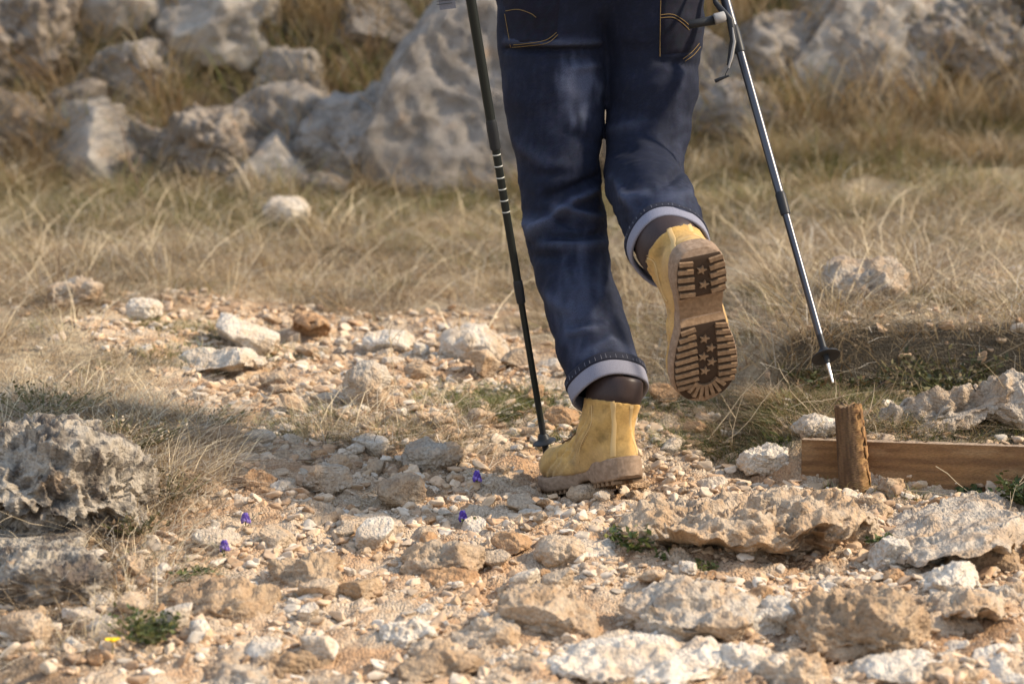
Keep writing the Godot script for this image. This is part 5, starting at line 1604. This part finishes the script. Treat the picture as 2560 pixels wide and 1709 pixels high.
# ---------------------------------------------------------------- materials
func materials() -> void:
	var speck := noise_tex(0.035, 4, [[0.0, grey(0.72)], [0.35, grey(0.86)], [0.6, grey(0.97)], [1.0, grey(1.0)]], FastNoiseLite.TYPE_SIMPLEX_SMOOTH, 3)
	var stone_bump := noise_tex(0.028, 5, [], FastNoiseLite.TYPE_SIMPLEX, 8)
	mats.rock = textured(mat(Color.WHITE, 0.95, true), speck, Vector3.ONE * 7.0, stone_bump, 0.5, true)
	mats.pebble = mat(Color.WHITE, 0.95, true)
	mats.bark = mat(Color.WHITE, 0.95, true)
	var grit := noise_tex(0.06, 4, [[0.0, Color(0.62, 0.58, 0.55)], [0.4, grey(0.85)], [0.65, grey(0.98)], [1.0, grey(1.0)]], FastNoiseLite.TYPE_SIMPLEX, 12)
	var grit_bump := noise_tex(0.05, 4, [], FastNoiseLite.TYPE_SIMPLEX, 14)
	mats.soil = textured(mat(Color.WHITE, 1.0, true), grit, Vector3.ONE * 5.0, grit_bump, 0.6, true)
	var weave := noise_tex(0.08, 3, [[0.0, grey(0.62)], [0.45, grey(0.85)], [0.7, grey(1.0)], [1.0, grey(1.0)]], FastNoiseLite.TYPE_SIMPLEX, 21, 512)
	mats.denim = textured(mat(Color.WHITE, 0.85, true), weave, Vector3(16, 5, 16), weave, 0.05)
	mats.denim_inside = textured(mat(lin(0.25, 0.25, 0.30), 0.9), weave, Vector3(12, 12, 12), weave, 0.05)
	mats.denim_dark = textured(mat(lin(0.022, 0.024, 0.038), 0.85), weave, Vector3(16, 16, 16), weave, 0.05)
	mats.worn = mat(lin(0.14, 0.14, 0.16), 0.9)
	mats.thread = mat(lin(0.22, 0.145, 0.055), 0.8)
	mats.dark_thread = mat(lin(0.05, 0.05, 0.05), 0.7)
	var nap := noise_tex(0.03, 4, [[0.0, grey(0.84)], [0.5, grey(0.95)], [1.0, grey(1.0)]], FastNoiseLite.TYPE_SIMPLEX, 31)
	mats.nubuck = textured(mat(Color.WHITE, 0.9, true), nap, Vector3.ONE * 9.0, nap, 0.05)
	mats.nubuck.rim_enabled = true
	mats.nubuck.rim = 0.2
	var dirt := noise_tex(0.022, 5, [[0.0, Color(0.78, 0.74, 0.70)], [0.5, grey(0.90)], [0.7, grey(1.0)], [1.0, Color(1.0, 0.98, 0.95)]], FastNoiseLite.TYPE_SIMPLEX, 41)
	mats.gum = textured(mat(lin(0.30, 0.21, 0.14), 0.8), dirt, Vector3.ONE * 6.0, nap, 0.05, true)
	mats.tread = textured(mat(lin(0.27, 0.175, 0.10), 0.85), dirt, Vector3.ONE * 7.0, nap, 0.06, true)
	mats.tread_bed = mat(lin(0.055, 0.035, 0.022), 0.9)  # dirt, and the shade between the bars put into the colour
	mats.collar = textured(mat(lin(0.048, 0.033, 0.03), 0.42), nap, Vector3.ONE * 12.0, nap, 0.06)
	mats.seam = mat(lin(0.50, 0.34, 0.15), 0.85)
	mats.lace = mat(lin(0.16, 0.09, 0.04), 0.85)
	mats.skin = mat(lin(0.42, 0.24, 0.16), 0.55)
	mats.hair = mat(lin(0.03, 0.02, 0.013), 0.6)
	mats.jacket = textured(mat(lin(0.03, 0.035, 0.04), 0.8), weave, Vector3.ONE * 8.0, weave, 0.05)
	mats.pack = textured(mat(lin(0.025, 0.027, 0.03), 0.75), weave, Vector3.ONE * 10.0, weave, 0.05)
	mats.webbing = textured(mat(lin(0.20, 0.20, 0.22), 0.75), weave, Vector3.ONE * 14.0, weave, 0.05)
	mats.steel = mat(lin(0.75, 0.72, 0.66), 0.28)
	mats.steel.metallic = 1.0
	mats.black_plastic = mat(lin(0.022, 0.023, 0.024), 0.45)
	mats.grey_plastic = mat(lin(0.30, 0.29, 0.27), 0.5)
	mats.pole_dark = mat(lin(0.022, 0.025, 0.022), 0.35)
	mats.pole_dark.metallic = 0.35
	mats.pole_grey = mat(lin(0.085, 0.085, 0.09), 0.36)
	mats.pole_grey.metallic = 0.9
	mats.cork = mat(lin(0.03, 0.03, 0.03), 0.8)
	mats.mark = mat(lin(0.45, 0.45, 0.40), 0.6)
	mats.wood = textured(mat(Color.WHITE, 0.9, true), speck, Vector3(6, 30, 6), stone_bump, 0.15)
	mats.stem = mat(lin(0.12, 0.13, 0.045), 0.8)
	mats.straw = mat(lin(0.50, 0.40, 0.26), 0.85)
	mats.dead_wood = mat(lin(0.19, 0.13, 0.09), 0.9)
	mats.leaf = mat(Color.WHITE, 0.6, true)
	mats.leaf.backlight_enabled = true
	mats.leaf.backlight = Color(0.4, 0.4, 0.3)
	mats.violet = mat(lin(0.085, 0.045, 0.26), 0.7)
	mats.violet_pale = mat(lin(0.22, 0.15, 0.45), 0.7)
	mats.yellow = mat(lin(0.75, 0.50, 0.02), 0.7)

func noises() -> void:
	var set_up := func(n: FastNoiseLite, kind: int, freq: float, oct: int, seed_: int) -> void:
		n.noise_type = kind
		n.frequency = freq
		n.seed = seed_
		if oct > 1: n.fractal_octaves = oct
		else: n.fractal_type = FastNoiseLite.FRACTAL_NONE
	set_up.call(n_lump, FastNoiseLite.TYPE_SIMPLEX_SMOOTH, 2.2, 3, 2)
	set_up.call(n_rub, FastNoiseLite.TYPE_CELLULAR, 13.0, 1, 3)
	set_up.call(n_rub2, FastNoiseLite.TYPE_CELLULAR, 37.0, 1, 4)
	set_up.call(n_fine, FastNoiseLite.TYPE_SIMPLEX, 60.0, 3, 5)
	set_up.call(n_tone, FastNoiseLite.TYPE_SIMPLEX_SMOOTH, 1.0, 3, 6)
	set_up.call(n_rock, FastNoiseLite.TYPE_SIMPLEX_SMOOTH, 1.0, 3, 7)
	set_up.call(n_ridge, FastNoiseLite.TYPE_SIMPLEX, 1.0, 2, 8)
	set_up.call(n_cell, FastNoiseLite.TYPE_CELLULAR, 1.0, 1, 9)
	set_up.call(n_chip, FastNoiseLite.TYPE_CELLULAR, 1.0, 1, 11)
	n_chip.cellular_return_type = FastNoiseLite.RETURN_CELL_VALUE
	set_up.call(n_cloth, FastNoiseLite.TYPE_SIMPLEX_SMOOTH, 1.0, 2, 10)
	for n in [n_rub, n_rub2, n_cell]:
		n.cellular_return_type = FastNoiseLite.RETURN_DISTANCE
		n.cellular_jitter = 0.95

func _ready() -> void:
	# camera: 90 mm lens on a 36 x 24 mm frame, focused on the front boot
	var cam := Camera3D.new()
	cam.name = "camera"
	add_child(cam)
	cam.position = Vector3(0, 1.2, 0)
	cam.rotation_degrees = Vector3(-7, 0, 0)
	var lens := CameraAttributesPhysical.new()
	lens.frustum_focal_length = 89.9
	lens.frustum_focus_distance = 5.02
	lens.frustum_near = 0.1
	lens.frustum_far = 500.0
	lens.exposure_aperture = 3.6
	cam.attributes = lens
	cam.current = true
	# sky, sun, exposure
	var env := Environment.new()
	env.background_mode = Environment.BG_SKY
	var sm := ProceduralSkyMaterial.new()
	sm.sky_top_color = Color(0.56, 0.63, 0.74)
	sm.sky_horizon_color = Color(0.88, 0.87, 0.84)
	sm.sky_curve = 0.16
	sm.sky_energy_multiplier = 1.15
	sm.ground_bottom_color = Color(0.40, 0.35, 0.29)
	sm.ground_horizon_color = Color(0.62, 0.58, 0.52)
	var sky := Sky.new()
	sky.sky_material = sm
	env.sky = sky
	env.tonemap_mode = Environment.TONE_MAPPER_LINEAR
	env.tonemap_exposure = 1.8
	env.sdfgi_enabled = true
	env.ssao_enabled = true
	env.ssil_enabled = true
	var we := WorldEnvironment.new()
	we.name = "world_environment"
	we.environment = env
	add_child(we)
	var sun := DirectionalLight3D.new()
	sun.name = "sun"
	add_child(sun)
	sun.look_at_from_position(SUN * 50.0, Vector3.ZERO, Vector3.UP)
	sun.light_energy = 1.3
	sun.light_color = Color(1.0, 0.93, 0.83)
	sun.light_angular_distance = 4.0
	sun.shadow_enabled = true

	noises()
	materials()
	var t0 := Time.get_ticks_msec()
	ground(); print("ground ", Time.get_ticks_msec() - t0)
	rocks(); print("rocks ", Time.get_ticks_msec() - t0)
	sunk_rocks()
	timber()
	make_person(); print("person ", Time.get_ticks_msec() - t0)
	poles()
	stones(); print("stones ", Time.get_ticks_msec() - t0)
	plants(); print("plants ", Time.get_ticks_msec() - t0)
	pebbles(); print("pebbles ", Time.get_ticks_msec() - t0)
	grow(); print("grass ", Time.get_ticks_msec() - t0)
